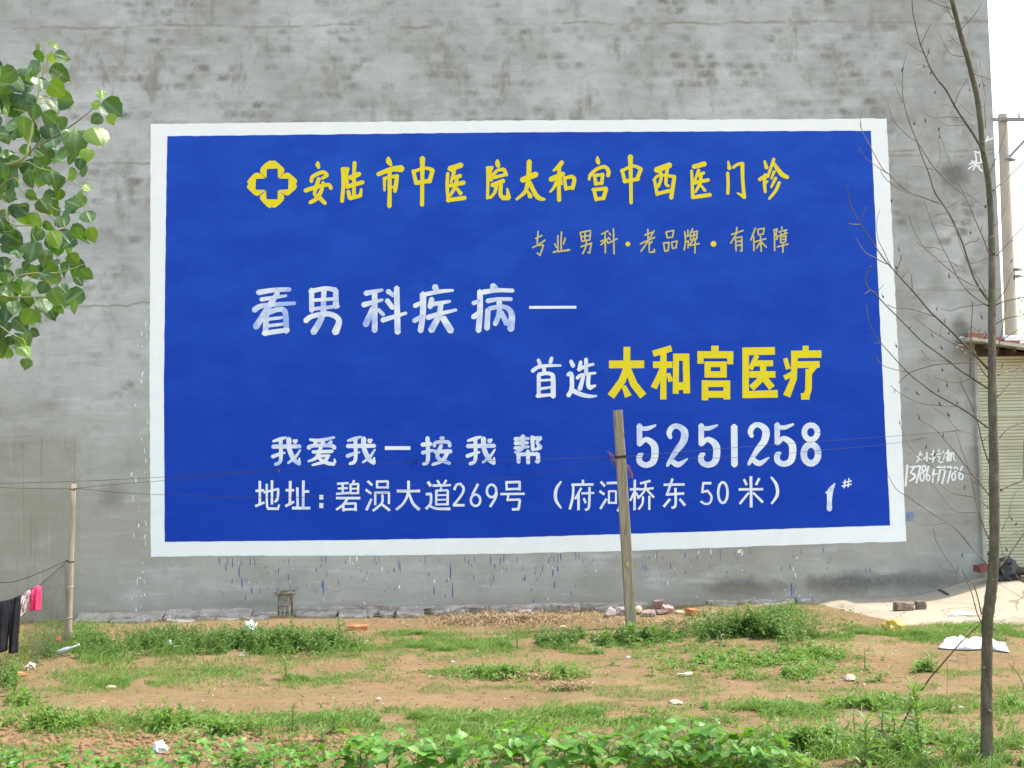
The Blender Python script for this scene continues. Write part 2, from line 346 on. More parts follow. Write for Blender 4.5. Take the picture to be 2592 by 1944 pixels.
def white_paint(name, thin_blue):
    g = G(name, 0.6, 0.3); P = g.pos()
    a = g.n('Attribute', attribute_name='thin').outputs['Fac']
    sx = g.noise(g.xyz(g.m_('MULTIPLY', g.X, 9.0), g.m_('MULTIPLY', g.Z, 3.0)), 1.0, 4)
    sz = g.noise(g.xyz(g.m_('MULTIPLY', g.X, 3.0), g.m_('MULTIPLY', g.Z, 8.0)), 1.0, 4)
    k = g.m_('ADD', g.m_('MULTIPLY', g.m_('ADD', sx, sz), 0.5), g.m_('MULTIPLY', g.noise(P, 3.0, 4), 0.6))
    k = g.m_('MULTIPLY', g.ss(k, 0.62, 1.0), 1.0)
    k = g.m_('ADD', g.m_('MULTIPLY', k, 0.22), g.m_('MULTIPLY', a, g.ss(k, 0.0, 0.9, 0.30, 0.75)), clamp=True)
    g.col(g.mix(k, (0.80, 0.81, 0.82), thin_blue)); g.bump(g.m_('ADD', sx, sz), 0.12, 0.01); return g.m
def blue_paint():
    g = G('blue_paint', 0.7, 0.12); P = g.pos()
    a = g.noise(g.xyz(g.m_('MULTIPLY', g.X, 0.9), g.m_('MULTIPLY', g.Z, 1.6)), 1.0, 7, 0.62)
    b = g.noise(g.xyz(g.m_('MULTIPLY', g.X, 3.0), g.m_('MULTIPLY', g.Z, 14.0)), 1.0, 5, 0.6)
    up = g.ss(g.Z, 1.0, 6.8)
    lo = g.mix(up, (0.0055, 0.0405, 0.3652), (0.0092, 0.0543, 0.4030)); hi_ = g.mix(up, (0.0083, 0.0506, 0.4076), (0.0147, 0.0754, 0.4646))
    c = g.mix(g.ss(a, 0.35, 0.68), lo, hi_)
    c = g.mix(g.ss(b, 0.58, 0.78, 0, 0.35), c, (0.0175, 0.0874, 0.4738))
    c = g.mix(g.ss(b, 0.42, 0.25, 0, 0.4), c, (0.0055, 0.0331, 0.3128))
    c = g.mix(g.ss(g.noise(P, 16, 6, 0.7), 0.5, 0.75, 0, 0.3), c, (0.012, 0.05, 0.30))
    # thick navy touches near the bottom rows
    d = g.m_('MULTIPLY', g.ss(g.noise(g.xyz(g.X, g.Z, 3.0), 2.1, 4, 0.6), 0.63, 0.70), g.m_('MULTIPLY', g.ss(g.Z, 2.6, 2.3), g.m_('MULTIPLY', g.ss(g.X, -3.2, -2.6), g.ss(g.X, 1.4, 0.8))))
    c = g.mix(g.m_('MULTIPLY', d, 0.7), c, (0.0037, 0.0193, 0.1895))
    g.col(c); g.bump(b, 0.15, 0.01); return g.m
blue_m = blue_paint()
white_m = white_paint('white_paint', (0.30, 0.40, 0.72)); border_m = white_paint('border_white_paint', (0.62, 0.66, 0.70))
def yellow_paint():
    g = G('yellow_paint', 0.6, 0.3); P = g.pos(); a = g.n('Attribute', attribute_name='thin').outputs['Fac']
    n = g.noise(P, 7, 5, 0.6)
    g.col(g.mix(g.m_('ADD', g.ss(n, 0.45, 0.8, 0, 0.45), g.m_('MULTIPLY', a, 0.35), clamp=True), (0.76, 0.60, 0.006), (0.56, 0.51, 0.03))); return g.m
yellow_m = yellow_paint()
dull_m = simple('dull_gold_paint', (0.62, 0.50, 0.09), (0.46, 0.43, 0.17), 12, 0.65, bump=0)

sign = empty('painted_sign', (0.6, -0.002, 0.8), 'huge hand painted blue advertisement with white border and Chinese lettering on the grey wall', 'wall sign')
mb = MB(); ot = sum([dens(s_, 16, 1.0) for s_ in outer], [])
cx, cy = 1330, 850
def loop_face(loop, off):
    mb.add([wp(x, y, off) for x, y in loop][::-1], [tuple(range(len(loop)))])
# border as four strips butted at the corners
for k in range(4):
    A = dens(outer[k], 16, 0.9)+[outer[k][-1]]; n = len(A)
    I = inner[k]; L = [0]
    for p, q in zip(I[:-1], I[1:]): L.append(L[-1]+math.dist(p, q))
    B = []
    for i in range(n):
        s_ = L[-1]*i/(n-1); j = max(0, min(len(I)-2, int(np.searchsorted(L, s_))-1)); t_ = (s_-L[j])/(L[j+1]-L[j])
        B.append((I[j][0]+(I[j+1][0]-I[j][0])*t_, I[j][1]+(I[j+1][1]-I[j][1])*t_))
    ext = 2.0   # tuck under the blue edge
    B = [(x+(cx-x)/math.hypot(cx-x, cy-y)*ext, y+(cy-y)/math.hypot(cx-x, cy-y)*ext) for x, y in B]
    vs = [wp(x, y, 0.003) for x, y in A]+[wp(x, y, 0.003) for x, y in B]
    mb.add(vs, [(i+1, i, n+i, n+i+1) for i in range(n-1)])
mb.build('white_border', border_m, sign)
mb = MB(); loop_face(sum([dens(s_, 18, 0.6) for s_ in inner], []), 0.005); mb.build('blue_panel', blue_m, sign)

# ---- brush strokes: polylines written down in the pixels of a zoomed view (ox, oy, scale) and laid on the wall plane
def catmull(p, k=6):
    if len(p) < 3: return p
    P = [p[0]]+p+[p[-1]]; out = []
    for i in range(1, len(P)-2):
        a, b, c_, d = (np.array(P[j]) for j in (i-1, i, i+1, i+2))
        for s_ in range(k):
            t_ = s_/k; out.append(tuple(0.5*((2*b)+(-a+c_)*t_+(2*a-5*b+4*c_-d)*t_**2+(-a+3*b-3*c_+d)*t_**3)))
    return out+[p[-1]]
def ribbon(mb, pts, cap, base, step=0.00006, thin=0.0, conv=None):
    n = len(pts); Lf = []; Rt = []
    for i in range(n):
        x, y, w_ = pts[i]
        dx = pts[min(i+1, n-1)][0]-pts[max(i-1, 0)][0]; dy = pts[min(i+1, n-1)][1]-pts[max(i-1, 0)][1]
        l = math.hypot(dx, dy) or 1; nx, ny = -dy/l, dx/l
        Lf.append((x+nx*w_/2, y+ny*w_/2)); Rt.append((x-nx*w_/2, y-ny*w_/2))
    v = []; a = []
    for i in range(n):
        o = base+step*i; v += [conv(*Lf[i], o), conv(*Rt[i], o)]; th = thin*(0.55+0.75*i/max(1, n-1)); a += [th, th]
    f = [(2*i, 2*i+1, 2*i+3, 2*i+2) for i in range(n-1)]
    mb.add(v, f, a)
    if cap == 'r':
        for end in (0, n-1):
            x, y, w_ = pts[end]; j = 1 if end == 0 else n-2
            ang = math.atan2(y-pts[j][1], x-pts[j][0]); o = base+step*end
            arc = [(x+math.cos(ang+q)*w_/2*(0.72 if abs(q) < 1 else 1), y+math.sin(ang+q)*w_/2*(0.72 if abs(q) < 1 else 1)) for q in np.linspace(-math.pi/2, math.pi/2, 6)]
            vs = [conv(px, py, o) for px, py in arc]
            mb.add(vs, [tuple(range(5, -1, -1))], [thin]*6)
class Row:
    """collects the strokes of one painted row and links one mesh per character"""
    def __init__(s, cuts): s.cuts = cuts; s.m = {}
    def pick(s, px): return s.m.setdefault(sum(px > c for c in s.cuts), MB())
    def build(s, name, mat, parent, attr=None):
        for k in sorted(s.m): s.m[k].build(name, mat, parent, attr=attr)
def strokes(mb, view, txt, dw=16, cap='r', split=70, smooth=True, dx=0, dy=0, thin=0.0, off0=0.0065):
    ox, oy, s_ = view; conv = lambda x, y, o: wp(ox+(x+dx)/s_, oy+(y+dy)/s_, o)
    k = 0
    for st in txt.split(';'):
        st = st.strip()
        if not st: continue
        P = []
        for t_ in st.split():
            q = [float(z) for z in t_.split(',')]; P.append((q[0], q[1], q[2] if len(q) > 2 else (P[-1][2] if P else dw)))
        cuts = [0]
        for i in range(1, len(P)-1):
            a = math.atan2(P[i][1]-P[i-1][1], P[i][0]-P[i-1][0]); b = math.atan2(P[i+1][1]-P[i][1], P[i+1][0]-P[i][0])
            if abs((b-a+math.pi) % (2*math.pi)-math.pi) > R(split): cuts.append(i)
        cuts.append(len(P)-1)
        for a, b in zip(cuts[:-1], cuts[1:]):
            seg = P[a:b+1]
            if smooth: seg = catmull(seg)
            if cap == 'b':   # square brush: run past the corner by half a width
                seg = list(seg)
                for e, o, corner in ((0, 1, a > 0), (-1, -2, b < len(P)-1)):
                    if corner:
                        x, y, w_ = seg[e]; l = math.hypot(x-seg[o][0], y-seg[o][1]) or 1
                        seg[e] = (x+(x-seg[o][0])/l*w_*0.46, y+(y-seg[o][1])/l*w_*0.46, w_)
            ribbon(mb.pick(ox+(sum(q[0] for q in P)/len(P)+dx)/s_) if isinstance(mb, Row) else mb, seg, cap, off0+0.00035*(k % 14), thin=max(0.0, thin*random.uniform(0.3, 1.5)), conv=conv); k += 1
def ell(cx, cy, rx, ry, w_, n=20, a0=0, a1=360):
    return ' '.join('%.1f,%.1f,%.1f' % (cx+rx*math.cos(R(a0+(a1-a0)*i/n)), cy+ry*math.sin(R(a0+(a1-a0)*i/n)), w_) for i in range(n+1))
A_, B_, C_, D_v = (600, 380, 4.608), (1000, 380, 4.608), (1400, 380, 3.568), (1320, 560, 3.16)
E_, F_, G_, H_ = (620, 700, 2.572), (1320, 860, 2.765), (620, 1060, 2.765), (1360, 1040, 2.5136)
F2 = (1320, 860, 7.9); I_ = (2240, 1100, 9.217)
# emblem: four petals round a cross
petals = ["383,122 410,128 440,122 490,160 548,215 553,245 545,265 490,325 478,318 475,215 347,222 345,310 340,325 275,265 270,235 280,205 330,155",
 "240,263 280,275 330,325 320,333 222,337 215,462 325,465 330,475 255,530 230,535 200,522 122,445 118,420 135,395 120,378 125,355 170,305 205,270",
 "580,263 610,270 698,345 700,375 685,395 700,415 690,450 610,522 580,530 555,522 485,475 490,465 598,458 602,335 500,332 490,330 545,275",
 "340,475 345,575 475,575 475,475 490,480 548,530 552,560 540,590 490,640 440,675 408,665 380,678 350,660 275,580 265,550 275,530"]
from mathutils.geometry import tessellate_polygon
mb = MB()
for p in petals:
    L2 = [tuple(float(z) for z in q.split(',')) for q in p.split()]
    V3 = [wp(600+x/4.608, 380+y/4.608, 0.0065) for x, y in L2]
    tri = tessellate_polygon([[Vector((x, -y, 0)) for x, y in L2]])
    fs = []
    for t_ in tri:
        a, b, c_ = (L2[i] for i in t_); cr = (b[0]-a[0])*(c_[1]-a[1])-(b[1]-a[1])*(c_[0]-a[0])
        fs.append(t_ if cr < 0 else t_[::-1])
    mb = MB(); mb.add(V3, fs, [0.1]*len(V3)); mb.build('emblem_petal', yellow_m, sign, attr='thin')
def re_w(t, k): return ' '.join(';'.join(','.join(q.split(',')[:2]+['%.1f' % (float(q.split(',')[2])*k)] if q.count(',') == 2 else q.split(',')) for q in z.split(';')) for z in t.split(' '))
# row 1, yellow brush characters
mb = Row([850, 938, 1031, 1115, 1205, 1299, 1386, 1473, 1557, 1640, 1730, 1818, 1905])
for v, t_ in ((A_, "945,138,20 942,170,46 955,208,34"), (A_, "868,370,36 885,310,40 1000,258,40 1052,295,42 990,332,30"), (A_, "955,330,40 925,430,42 905,515,34 960,555,46 1030,625,38; 1005,372,28 985,470,40 930,565,44 850,615,38; 795,475,44 900,440,42 1060,405,40 1098,450,40"),
 (A_, "1233,215,40 1240,400,38 1225,600,42; 1225,222,40 1300,218,34; 1295,215,34 1278,275,38 1285,388,34; 1290,388,30 1252,392,24; 1372,145,42 1365,300,38 1365,560,40; 1320,325,50 1430,278,48; 1275,430,46 1470,375,44; 1298,480,40 1315,565,42 1430,535,40; 1438,540,38 1450,455,28"),
 (A_, "1765,88,28 1770,130,58 1797,178,30; 1642,285,44 1800,225,52 1922,218,76; 1720,475,24 1720,325,36; 1712,332,34 1868,300,34; 1868,295,38 1850,430,46 1840,488,34; 1850,440,30 1800,430,22; 1780,260,44 1780,500,42 1777,660,48"),
 (B_, "320,92,56 318,300,42 315,645,42; 212,240,38 248,392,44; 206,255,36 350,212,32 440,235,44; 440,232,44 400,372,48; 250,385,44 412,358,44"),
 (B_, "635,220,56 775,175,54; 665,235,56 700,235,30; 615,270,36 608,430,36 622,600,34; 610,585,42 818,558,44; 690,250,40 652,378,28; 690,325,44 765,300,42; 625,420,38 805,380,46; 722,320,38 700,430,42 638,540,28; 715,440,28 768,512,44"),
 (B_, "1080,205,32 1082,400,32 1078,565,32; 1068,208,30 1138,200,28; 1136,200,28 1110,262,32 1125,345,34; 1128,352,30 1092,350,22; 1195,118,26 1195,160,52 1207,197,34; 1146,292,38 1190,240,32 1268,226,40; 1270,226,40 1303,295,34; 1150,322,36 1295,286,34; 1130,412,46 1268,358,44; 1182,420,40 1160,500,34 1104,562,28; 1235,400,40 1230,520,44 1265,562,44; 1250,560,48 1325,556,54; 1325,560,50 1308,450,22"),
 (B_, "1565,130,52 1560,290,50; 1480,352,58 1648,282,58; 1550,350,44 1520,480,40 1415,577,26; 1565,370,42 1640,520,48 1690,565,46 1748,576,24; 1548,480,22 1578,545,52"),
 (B_, "1948,140,46 1905,195,44 1846,242,22; 1813,345,54 1962,278,52; 1915,200,38 1910,400,40 1913,590,42; 1890,360,40 1850,440,32 1804,492,18; 1925,330,38 1942,402,24; 1973,320,34 1992,462,36; 1965,330,32 2060,310,42; 2060,305,36 2090,345,42 2068,452,42; 1985,448,38 2078,436,38"),
 (C_, "400,60,14 402,95,34 412,122,26; 325,270,20 338,222,28 400,170,28 465,152,30 500,190,32 494,235,32; 375,225,26 385,312,30; 364,232,26 452,220,26; 448,216,28 438,308,28; 382,306,26 446,300,26; 366,350,26 390,452,32; 356,360,28 482,348,32; 480,350,32 452,442,34; 385,445,28 462,434,28"),
 (C_, "697,55,42 700,200,32 704,480,28; 622,178,26 648,288,32; 614,192,26 720,145,24 792,172,32; 795,168,30 755,268,32; 640,285,30 772,262,30"),
 (C_, "928,182,46 1056,136,46; 965,190,30 975,255,26 948,332,26; 1030,170,28 1018,300,26 1045,326,22; 915,270,24 940,405,28; 908,275,24 960,228,22 1100,242,28; 1095,240,30 1065,436,34; 940,395,28 1050,368,30"),
 (C_, "1266,152,36 1370,124,42; 1250,185,22 1256,300,26 1260,430,28; 1256,428,30 1420,404,32; 1315,180,28 1278,282,20; 1300,232,26 1362,206,26; 1262,300,28 1402,270,30; 1335,225,28 1325,300,28 1284,382,18; 1330,315,18 1372,368,26"),
 (C_, "1580,100,12 1592,168,34; 1575,205,26 1580,300,26 1577,395,26; 1625,158,26 1665,130,24 1705,124,30; 1708,118,32 1712,280,28 1726,432,30; 1722,420,34 1662,388,12"),
 (C_, "1910,100,20 1927,162,32; 1862,268,30 1925,225,26; 1915,220,26 1908,300,28 1915,382,22; 1915,300,24 1940,280,12; 1993,80,26 1936,245,22; 1990,120,26 2060,215,38 2118,248,30; 1997,190,24 1968,262,16; 2010,252,26 1968,338,18; 2042,292,26 2010,365,26 1950,442,20")):
    strokes(mb, v, re_w(t_, 1.13), dw=40, split=75, thin=0.35)
mb.build('character', yellow_m, sign, attr='thin')
# row 2, thin gold characters and two dots
mb = Row([1320+q/3.16 for q in (225, 430, 600, 850, 1100, 1270, 1500, 1810, 1990)])
row2 = "133,80 125,180; 112,140 165,114; 88,212 140,185 188,152; 128,195 175,190 160,240 148,270; 125,255 150,275; 290,115 292,240; 320,85 316,180 318,235; 265,180 280,212; 350,135 335,185; 255,250,16 290,236,12; 290,245 385,230,16; 470,95 482,160; 468,92 550,76; 552,76 546,150; 508,85 508,155; 475,125 550,114; 480,162 545,150; 475,205 562,175; 558,175 545,255 530,250; 520,165 510,215 488,262; 692,78 640,105; 632,162 695,140; 668,95 670,255; 668,160 635,190; 675,150 690,170; 700,95 712,112; 695,130 710,150; 690,178 765,140; 735,60 740,262; 985,112 1045,90; 1010,65 1012,150; 950,182 1065,130; 1060,75 1015,155 955,242; 1045,160 1018,195; 1022,165 1020,235; 1020,248 1060,248,14; 1062,248 1060,225; 1155,90 1166,136; 1155,88 1215,75; 1216,75 1206,130; 1165,133 1205,128; 1135,175 1146,240; 1135,176 1180,170; 1180,170 1172,236; 1145,240 1175,235; 1200,170 1208,220; 1200,168 1245,160; 1244,160 1234,215; 1208,218 1238,212; 1305,85 1310,160 1300,232; 1330,70 1330,120; 1310,125 1345,115; 1310,165 1336,160; 1334,160 1330,215; 1370,60 1355,85; 1350,90 1352,150; 1350,90 1408,80; 1405,80 1400,140; 1352,118 1402,108; 1355,152 1402,140; 1380,85 1372,150 1342,188; 1345,195 1422,180; 1388,150 1386,256; 1678,108 1772,75; 1722,50 1715,110; 1710,115 1672,178; 1710,135 1715,238; 1710,135 1762,125; 1760,125 1762,240 1748,235; 1715,165 1755,158; 1715,195 1755,190; 1870,55 1833,152; 1856,120 1858,236; 1888,65 1895,112; 1890,66 1942,58; 1940,58 1932,105; 1895,110 1932,103; 1868,166 1955,140; 1910,120 1916,242; 1905,175 1878,216; 1920,170 1958,210; 2022,72 2024,235; 2015,72 2046,62; 2045,62 2035,105 2046,138 2030,150; 2080,45 2083,66; 2058,86 2122,70; 2070,95 2078,110; 2110,80 2100,105; 2048,122 2125,95; 2070,130 2072,176; 2070,128 2116,118; 2114,118 2110,166; 2072,150 2110,143; 2072,175 2110,168; 2045,206 2132,183; 2090,170 2090,250"
strokes(mb, D_v, row2, dw=12.5, split=60)
mb.build('character', dull_m, sign)
for x, y, r_ in ((850, 183, 19), (1535, 182, 23)):
    mb = MB(); mb.add([wp(1320+(x+r_*math.cos(q))/3.16, 560+(y+r_*math.sin(q))/3.16, 0.007) for q in np.linspace(2*math.pi, 0, 18)[:-1]], [tuple(range(17))], [0]*17)
    mb.build('dot', yellow_m, sign, attr='thin')
# row 3, big white brush characters
mb = Row([620+q/2.572 for q in (355, 690, 1070, 1440, 1800)])
for t_ in ("85,105,36 190,88,30 295,85,28; 105,150,28 270,125,18; 60,220,38 120,190,32 325,174,24; 215,105,30 160,190,38 70,330,42; 140,225,36 135,375,38; 145,240,34 215,215,32 262,232,36 270,362,34; 150,278,22 262,265,20; 150,322,22 262,308,20; 122,370,34 282,348,30",
 "435,85,34 435,225,32; 425,98,32 520,78,28 592,88,34 592,198,40; 515,95,34 510,215,34; 440,155,22 595,145,22; 440,212,24 610,194,24; 395,290,36 440,258,32 550,245,34 612,285,38 588,365,48; 515,215,38 490,290,40 445,365,44",
 "785,110,36 895,88,20; 770,185,36 895,152,20; 845,110,36 845,355,38; 835,205,36 785,315,42; 868,215,26 902,250,26; 930,95,34 968,125,26; 925,155,34 962,205,32; 895,285,34 1050,238,20; 988,72,36 994,365,40",
 "1235,65,42 1252,95,32; 1180,115,28 1270,98,26 1355,90,18; 1160,112,42 1158,250,38 1143,355,38; 1105,192,32 1150,170,26; 1100,290,32 1160,255,28; 1218,145,34 1205,200,36; 1212,182,32 1335,162,20; 1190,268,36 1260,245,28 1375,218,20; 1275,180,34 1262,255,38 1212,352,44; 1290,270,42 1342,355,46",
 "1612,60,42 1638,85,36; 1550,102,34 1640,90,28 1745,92,26; 1530,95,36 1530,230,38 1520,355,38; 1485,175,28 1525,160,26; 1485,265,34 1520,240,32; 1578,160,32 1650,148,26 1735,148,24; 1582,215,34 1575,340,38; 1590,210,30 1680,196,28 1735,240,40 1730,345,46; 1655,160,36 1655,240,34 1628,312,32; 1668,230,30 1705,308,38"):
    strokes(mb, E_, t_, dw=32, split=80, thin=0.75)
strokes(mb, E_, "1850,201,18 2157,200,18", cap='b', thin=0.1)
mb.build('character', white_m, sign, attr='thin')
# row 4, white pair then bold yellow
mb = Row([1425])
strokes(mb, F2, "335,400,70 368,485,80; 605,360,66 575,455,80; 215,630,80 330,550,74 500,520,66 785,515,44; 450,570,80 450,660,74; 345,700,80 345,1140,82; 345,695,84 500,672,72 610,700,84 632,800,96 632,1140,104; 380,815,50 600,800,48; 380,980,56 600,950,52; 310,1125,80 590,1100,58; 985,425,74 1035,530,86; 1185,440,72 1150,610,76; 1135,595,80 1300,525,66 1440,490,54; 1290,385,78 1292,680,78; 925,705,76 985,660,76 1010,740,88; 1005,740,88 1002,980,88 935,1120,90; 1010,1010,96 1180,1090,90 1350,1130,74 1500,1125,40; 1110,770,72 1200,705,66 1480,665,48; 1240,730,70 1165,990,96; 1345,700,82 1330,880,84 1365,960,100 1480,915,44", dw=76, split=80, thin=0.35)
mb.build('character', white_m, sign, attr='thin')
mb = Row([1320+q/2.765 for q in (890, 1205, 1510, 1810)])
for t_ in ("738,50,48 736,200,48; 612,173,54 858,172,54; 738,190,46 705,285,52 625,397,54; 742,200,46 785,310,52 852,395,54; 715,322,30 747,398,50", "920,98,44 1050,60,44; 920,175,46 1056,175,46; 993,80,44 992,418,44; 985,195,34 960,262,40 925,338,46; 1025,235,26 1046,292,36; 1081,98,42 1079,378,42; 1150,98,46 1156,376,48; 1062,122,50 1172,122,50; 1085,325,54 1176,325,54", "1353,42,52 1353,90,52; 1230,105,50 1482,105,50; 1252,100,42 1252,168,44; 1460,100,42 1460,172,42; 1302,152,44 1302,264,44; 1413,152,46 1413,264,46; 1282,172,40 1434,172,40; 1282,243,44 1434,243,44; 1283,284,46 1283,424,46; 1436,286,48 1436,418,48; 1262,308,46 1458,308,46; 1283,382,48 1440,382,48", "1545,82,54 1773,78,54; 1568,60,46 1568,406,46; 1548,385,48 1793,378,54; 1648,108,34 1600,208,36; 1610,165,42 1760,165,42; 1593,243,46 1776,243,46; 1690,170,44 1690,262,46 1608,340,46; 1698,268,46 1752,338,48", "1988,42,42 1988,90,42; 1886,103,52 2098,100,52; 1910,90,46 1905,270,44 1855,395,52; 1845,130,32 1866,206,34; 1838,268,36 1892,240,36; 1928,175,48 2086,172,46; 2070,165,36 2005,238,46; 2010,205,46 2007,350,46 1992,395,46 1955,398,46"):
    strokes(mb, F_, t_, dw=46, cap='b', split=50, smooth=False, thin=0.3)
mb.build('character', yellow_m, sign, attr='thin')
# row 5, rounded white characters
mb = Row([620+1060*0+q/2.765 for q in (415, 670, 950, 1200, 1490, 1800)])
wo = "198,158,18 250,142,26 290,130,14; 195,195,30 385,193,28; 192,266,28 240,248,24 280,238,14; 250,148,28 250,290,26 212,320,24; 308,140,36 312,215,34 345,285,34 382,318,24; 388,218,12 352,270,22 302,310,16; 382,275,12 378,315,30; 345,152,26 352,165,26 358,172,10; 362,150,22 355,166,18"
for ddx, ddy in ((0, 0), (523, -4), (1362, -4)): strokes(mb, G_, wo, split=85, thin=0.55, dx=ddx, dy=ddy)
strokes(mb, G_, "455,145,18 520,152,26 625,130,18; 488,172,26 496,180,20; 500,170,20 494,182,12; 540,168,26 546,180,18; 556,166,20 546,180,14; 605,160,24 585,176,22; 445,205,34 475,190,26 600,188,26 628,205,32; 475,232,24 612,228,24; 532,200,26 500,272,26 442,298,14; 500,262,22 592,258,20; 582,265,24 552,300,26 472,324,16; 515,275,20 570,308,26 625,318,24; 628,282,12 630,305,22; 1240,182,30 1302,176,28; 1278,132,30 1280,290,28 1248,318,22; 1242,238,28 1318,220,18; 1372,132,26 1380,145,24; 1388,132,24 1380,146,18; 1325,192,26 1338,166,24 1420,163,26 1434,192,26; 1325,230,26 1442,228,30; 1375,185,26 1348,268,28 1432,312,26; 1415,240,28 1385,290,28 1312,322,20; 1890,142,30 1985,138,22; 1890,172,28 1980,168,20; 1888,205,26 1985,196,20; 1945,120,32 1940,205,28 1888,236,14; 2010,125,28 2015,220,26; 2005,138,26 2070,134,28 2045,166,24 2070,200,30 2032,216,20; 1915,248,28 1915,305,28; 1905,250,26 2050,246,26; 2050,245,28 2052,300,30 2035,300,20; 1980,225,28 1982,310,28", split=85, thin=0.55)
strokes(mb, G_, "980,205,26 1158,205,26", cap='b', thin=0.05)
mb.build('character', white_m, sign, attr='thin')
# telephone number
mb = Row([1360+q/2.5136 for q in (790, 1000, 1200, 1300, 1490, 1655)])
five = "650,92,36 650,215,34; 655,112,24 700,112,28 752,92,14; 655,215,22 690,182,32 740,215,44 748,270,46 735,325,42 690,345,36 652,325,38 648,285,36; 648,285,34 668,275,22"
for ddx, ddy in ((0, 0), (393, -1), (876, -7)): strokes(mb, H_, five, split=85, thin=0.6, dx=ddx, dy=ddy)
two = "848,172,24 838,140,34 858,105,34 895,98,34 935,132,46 928,195,46 880,260,36 828,345,22; 825,352,14 848,318,30 895,342,36 955,305,10"
for ddx, ddy in ((0, 0), (517, -8)): strokes(mb, H_, two, split=85, thin=0.6, dx=ddx, dy=ddy)
strokes(mb, H_, "1252,98,42 1254,345,42", thin=0.15)
strokes(mb, H_, ell(1740, 137, 42, 46, 36)+"; "+ell(1740, 274, 46, 60, 42), split=181, smooth=False, cap='n', thin=0.6)
mb.build('character', white_m, sign, attr='thin')
# address row
mb = Row([620+q/2.765 for q in (260, 490, 600, 822, 1035, 1246, 1447, 1555, 1672, 1778)]+[1360+q/2.5136 for q in (10, 175, 385, 575, 770, 990, 1125, 1250, 1455)])
for t_ in ("75,505,18 135,500,16; 105,435,18 105,605,18; 73,612,18 137,585,16; 130,516,16 238,490,16; 234,490,16 228,560,18 208,582,16; 153,455,16 155,600,16 165,628,18 230,630,18 242,600,14; 190,430,18 190,600,16; 285,500,18 345,500,18; 318,435,20 315,605,18; 283,612,18 345,580,18; 410,432,20 408,625,18; 410,510,18 450,508,18; 367,480,18 370,625,18; 330,625,20 458,625,20; 535,533,28 535,565,28; 535,590,28 535,625,28",
 "645,455,16 725,450,16; 650,488,14 720,485,14; 638,526,16 732,518,16; 685,450,16 685,522,16; 765,430,16 755,455,14; 740,455,16 740,527,16; 735,460,14 797,455,14; 793,455,16 792,527,16; 740,490,12 790,488,12; 740,522,14 792,520,14; 638,555,18 808,555,18; 718,555,20 690,600,18 638,637,16; 690,590,14 690,648,18; 775,590,16 775,645,18; 690,595,16 780,592,16; 690,635,16 780,632,16",
 "858,435,18 892,466,16; 845,495,18 886,526,16; 850,640,20 886,560,16; 925,435,16 925,487,16; 918,440,16 1004,437,16; 1000,437,16 1000,489,16; 925,481,14 1000,480,14; 912,515,16 912,605,16; 906,518,16 1012,515,16; 1008,515,16 1008,597,16; 962,530,18 958,590,16 895,645,18; 960,600,18 1015,642,18; 1063,506,20 1227,505,20; 1145,433,20 1142,520,18 1110,590,18 1058,637,18; 1148,520,16 1175,590,20 1222,637,22",
 "1280,440,20 1302,472,22; 1266,528,18 1308,525,18; 1302,525,18 1300,590,18 1266,632,20; 1290,608,16 1340,628,18 1438,630,20; 1346,430,16 1365,462,16; 1410,428,16 1390,462,16; 1313,468,18 1442,465,16; 1375,470,14 1370,500,14; 1340,500,18 1338,604,16; 1335,503,16 1422,500,16; 1420,500,16 1418,606,18; 1340,535,12 1418,533,12; 1340,567,12 1418,565,12; 1335,600,14 1420,598,14",
 "1465,498,18 1480,464,18 1508,458,18 1530,485,18 1518,530,18 1462,603,18; 1455,605,18 1537,605,18; 1632,455,18 1590,535,18; 1762,515,18 1750,560,18 1715,617,18; 1830,438,16 1832,502,16; 1822,445,18 1928,442,18; 1922,440,18 1922,502,18; 1832,493,16 1922,490,16; 1788,527,16 1957,525,16; 1845,530,14 1837,570,14; 1830,568,16 1928,565,16; 1925,565,16 1915,630,20; 1920,632,18 1868,634,18"):
    strokes(mb, G_, t_, dw=17, cap='b', split=60, thin=0.28)
strokes(mb, G_, ell(1614, 570, 33, 40, 17)+"; "+ell(1726, 505, 33, 44, 17), split=181, smooth=False, cap='n', thin=0.28)
for t_ in ("152,448,12 120,500,20 118,565,20 152,620,12; 290,438,16 290,470,16; 216,470,16 358,468,16; 228,470,14 226,545,16 206,627,16; 280,490,14 240,562,14; 262,525,16 262,632,16; 280,525,14 362,522,14; 332,485,16 328,610,16 303,630,14; 295,555,14 308,587,14; 403,450,16 430,480,16; 395,510,16 427,532,16; 400,624,16 440,558,16; 440,460,16 560,455,16; 455,510,12 455,592,14; 450,512,12 502,510,12; 500,510,12 500,592,12; 455,585,12 500,585,12; 525,460,16 522,615,16 506,632,14",
 "588,500,16 648,497,16; 620,438,16 618,632,16; 615,520,14 590,572,14; 628,520,12 642,548,12; 720,445,16 653,462,14; 648,500,14 740,492,14; 690,460,14 680,510,14 638,558,14; 695,500,14 742,552,14; 672,545,14 668,590,14 643,627,14; 712,540,14 712,630,14; 803,470,16 937,468,16; 860,430,16 822,540,16; 825,532,16 934,525,16; 878,490,16 878,600,16 852,616,16; 845,560,16 803,610,16; 905,560,16 940,602,18",
 "1107,460,16 1052,460,16; 1056,455,14 1048,522,14; 1048,518,14 1082,508,14 1108,545,14 1098,583,14 1070,592,14 1038,575,14; 1314,435,16 1332,472,16; 1412,428,16 1390,472,16; 1280,500,16 1437,498,16; 1358,416,18 1360,614,18; 1345,520,14 1286,592,16; 1372,520,14 1434,582,16; 1485,420,12 1520,470,20 1525,535,20 1488,592,12"):
    strokes(mb, H_, t_, dw=16, cap='b', split=60, thin=0.28)
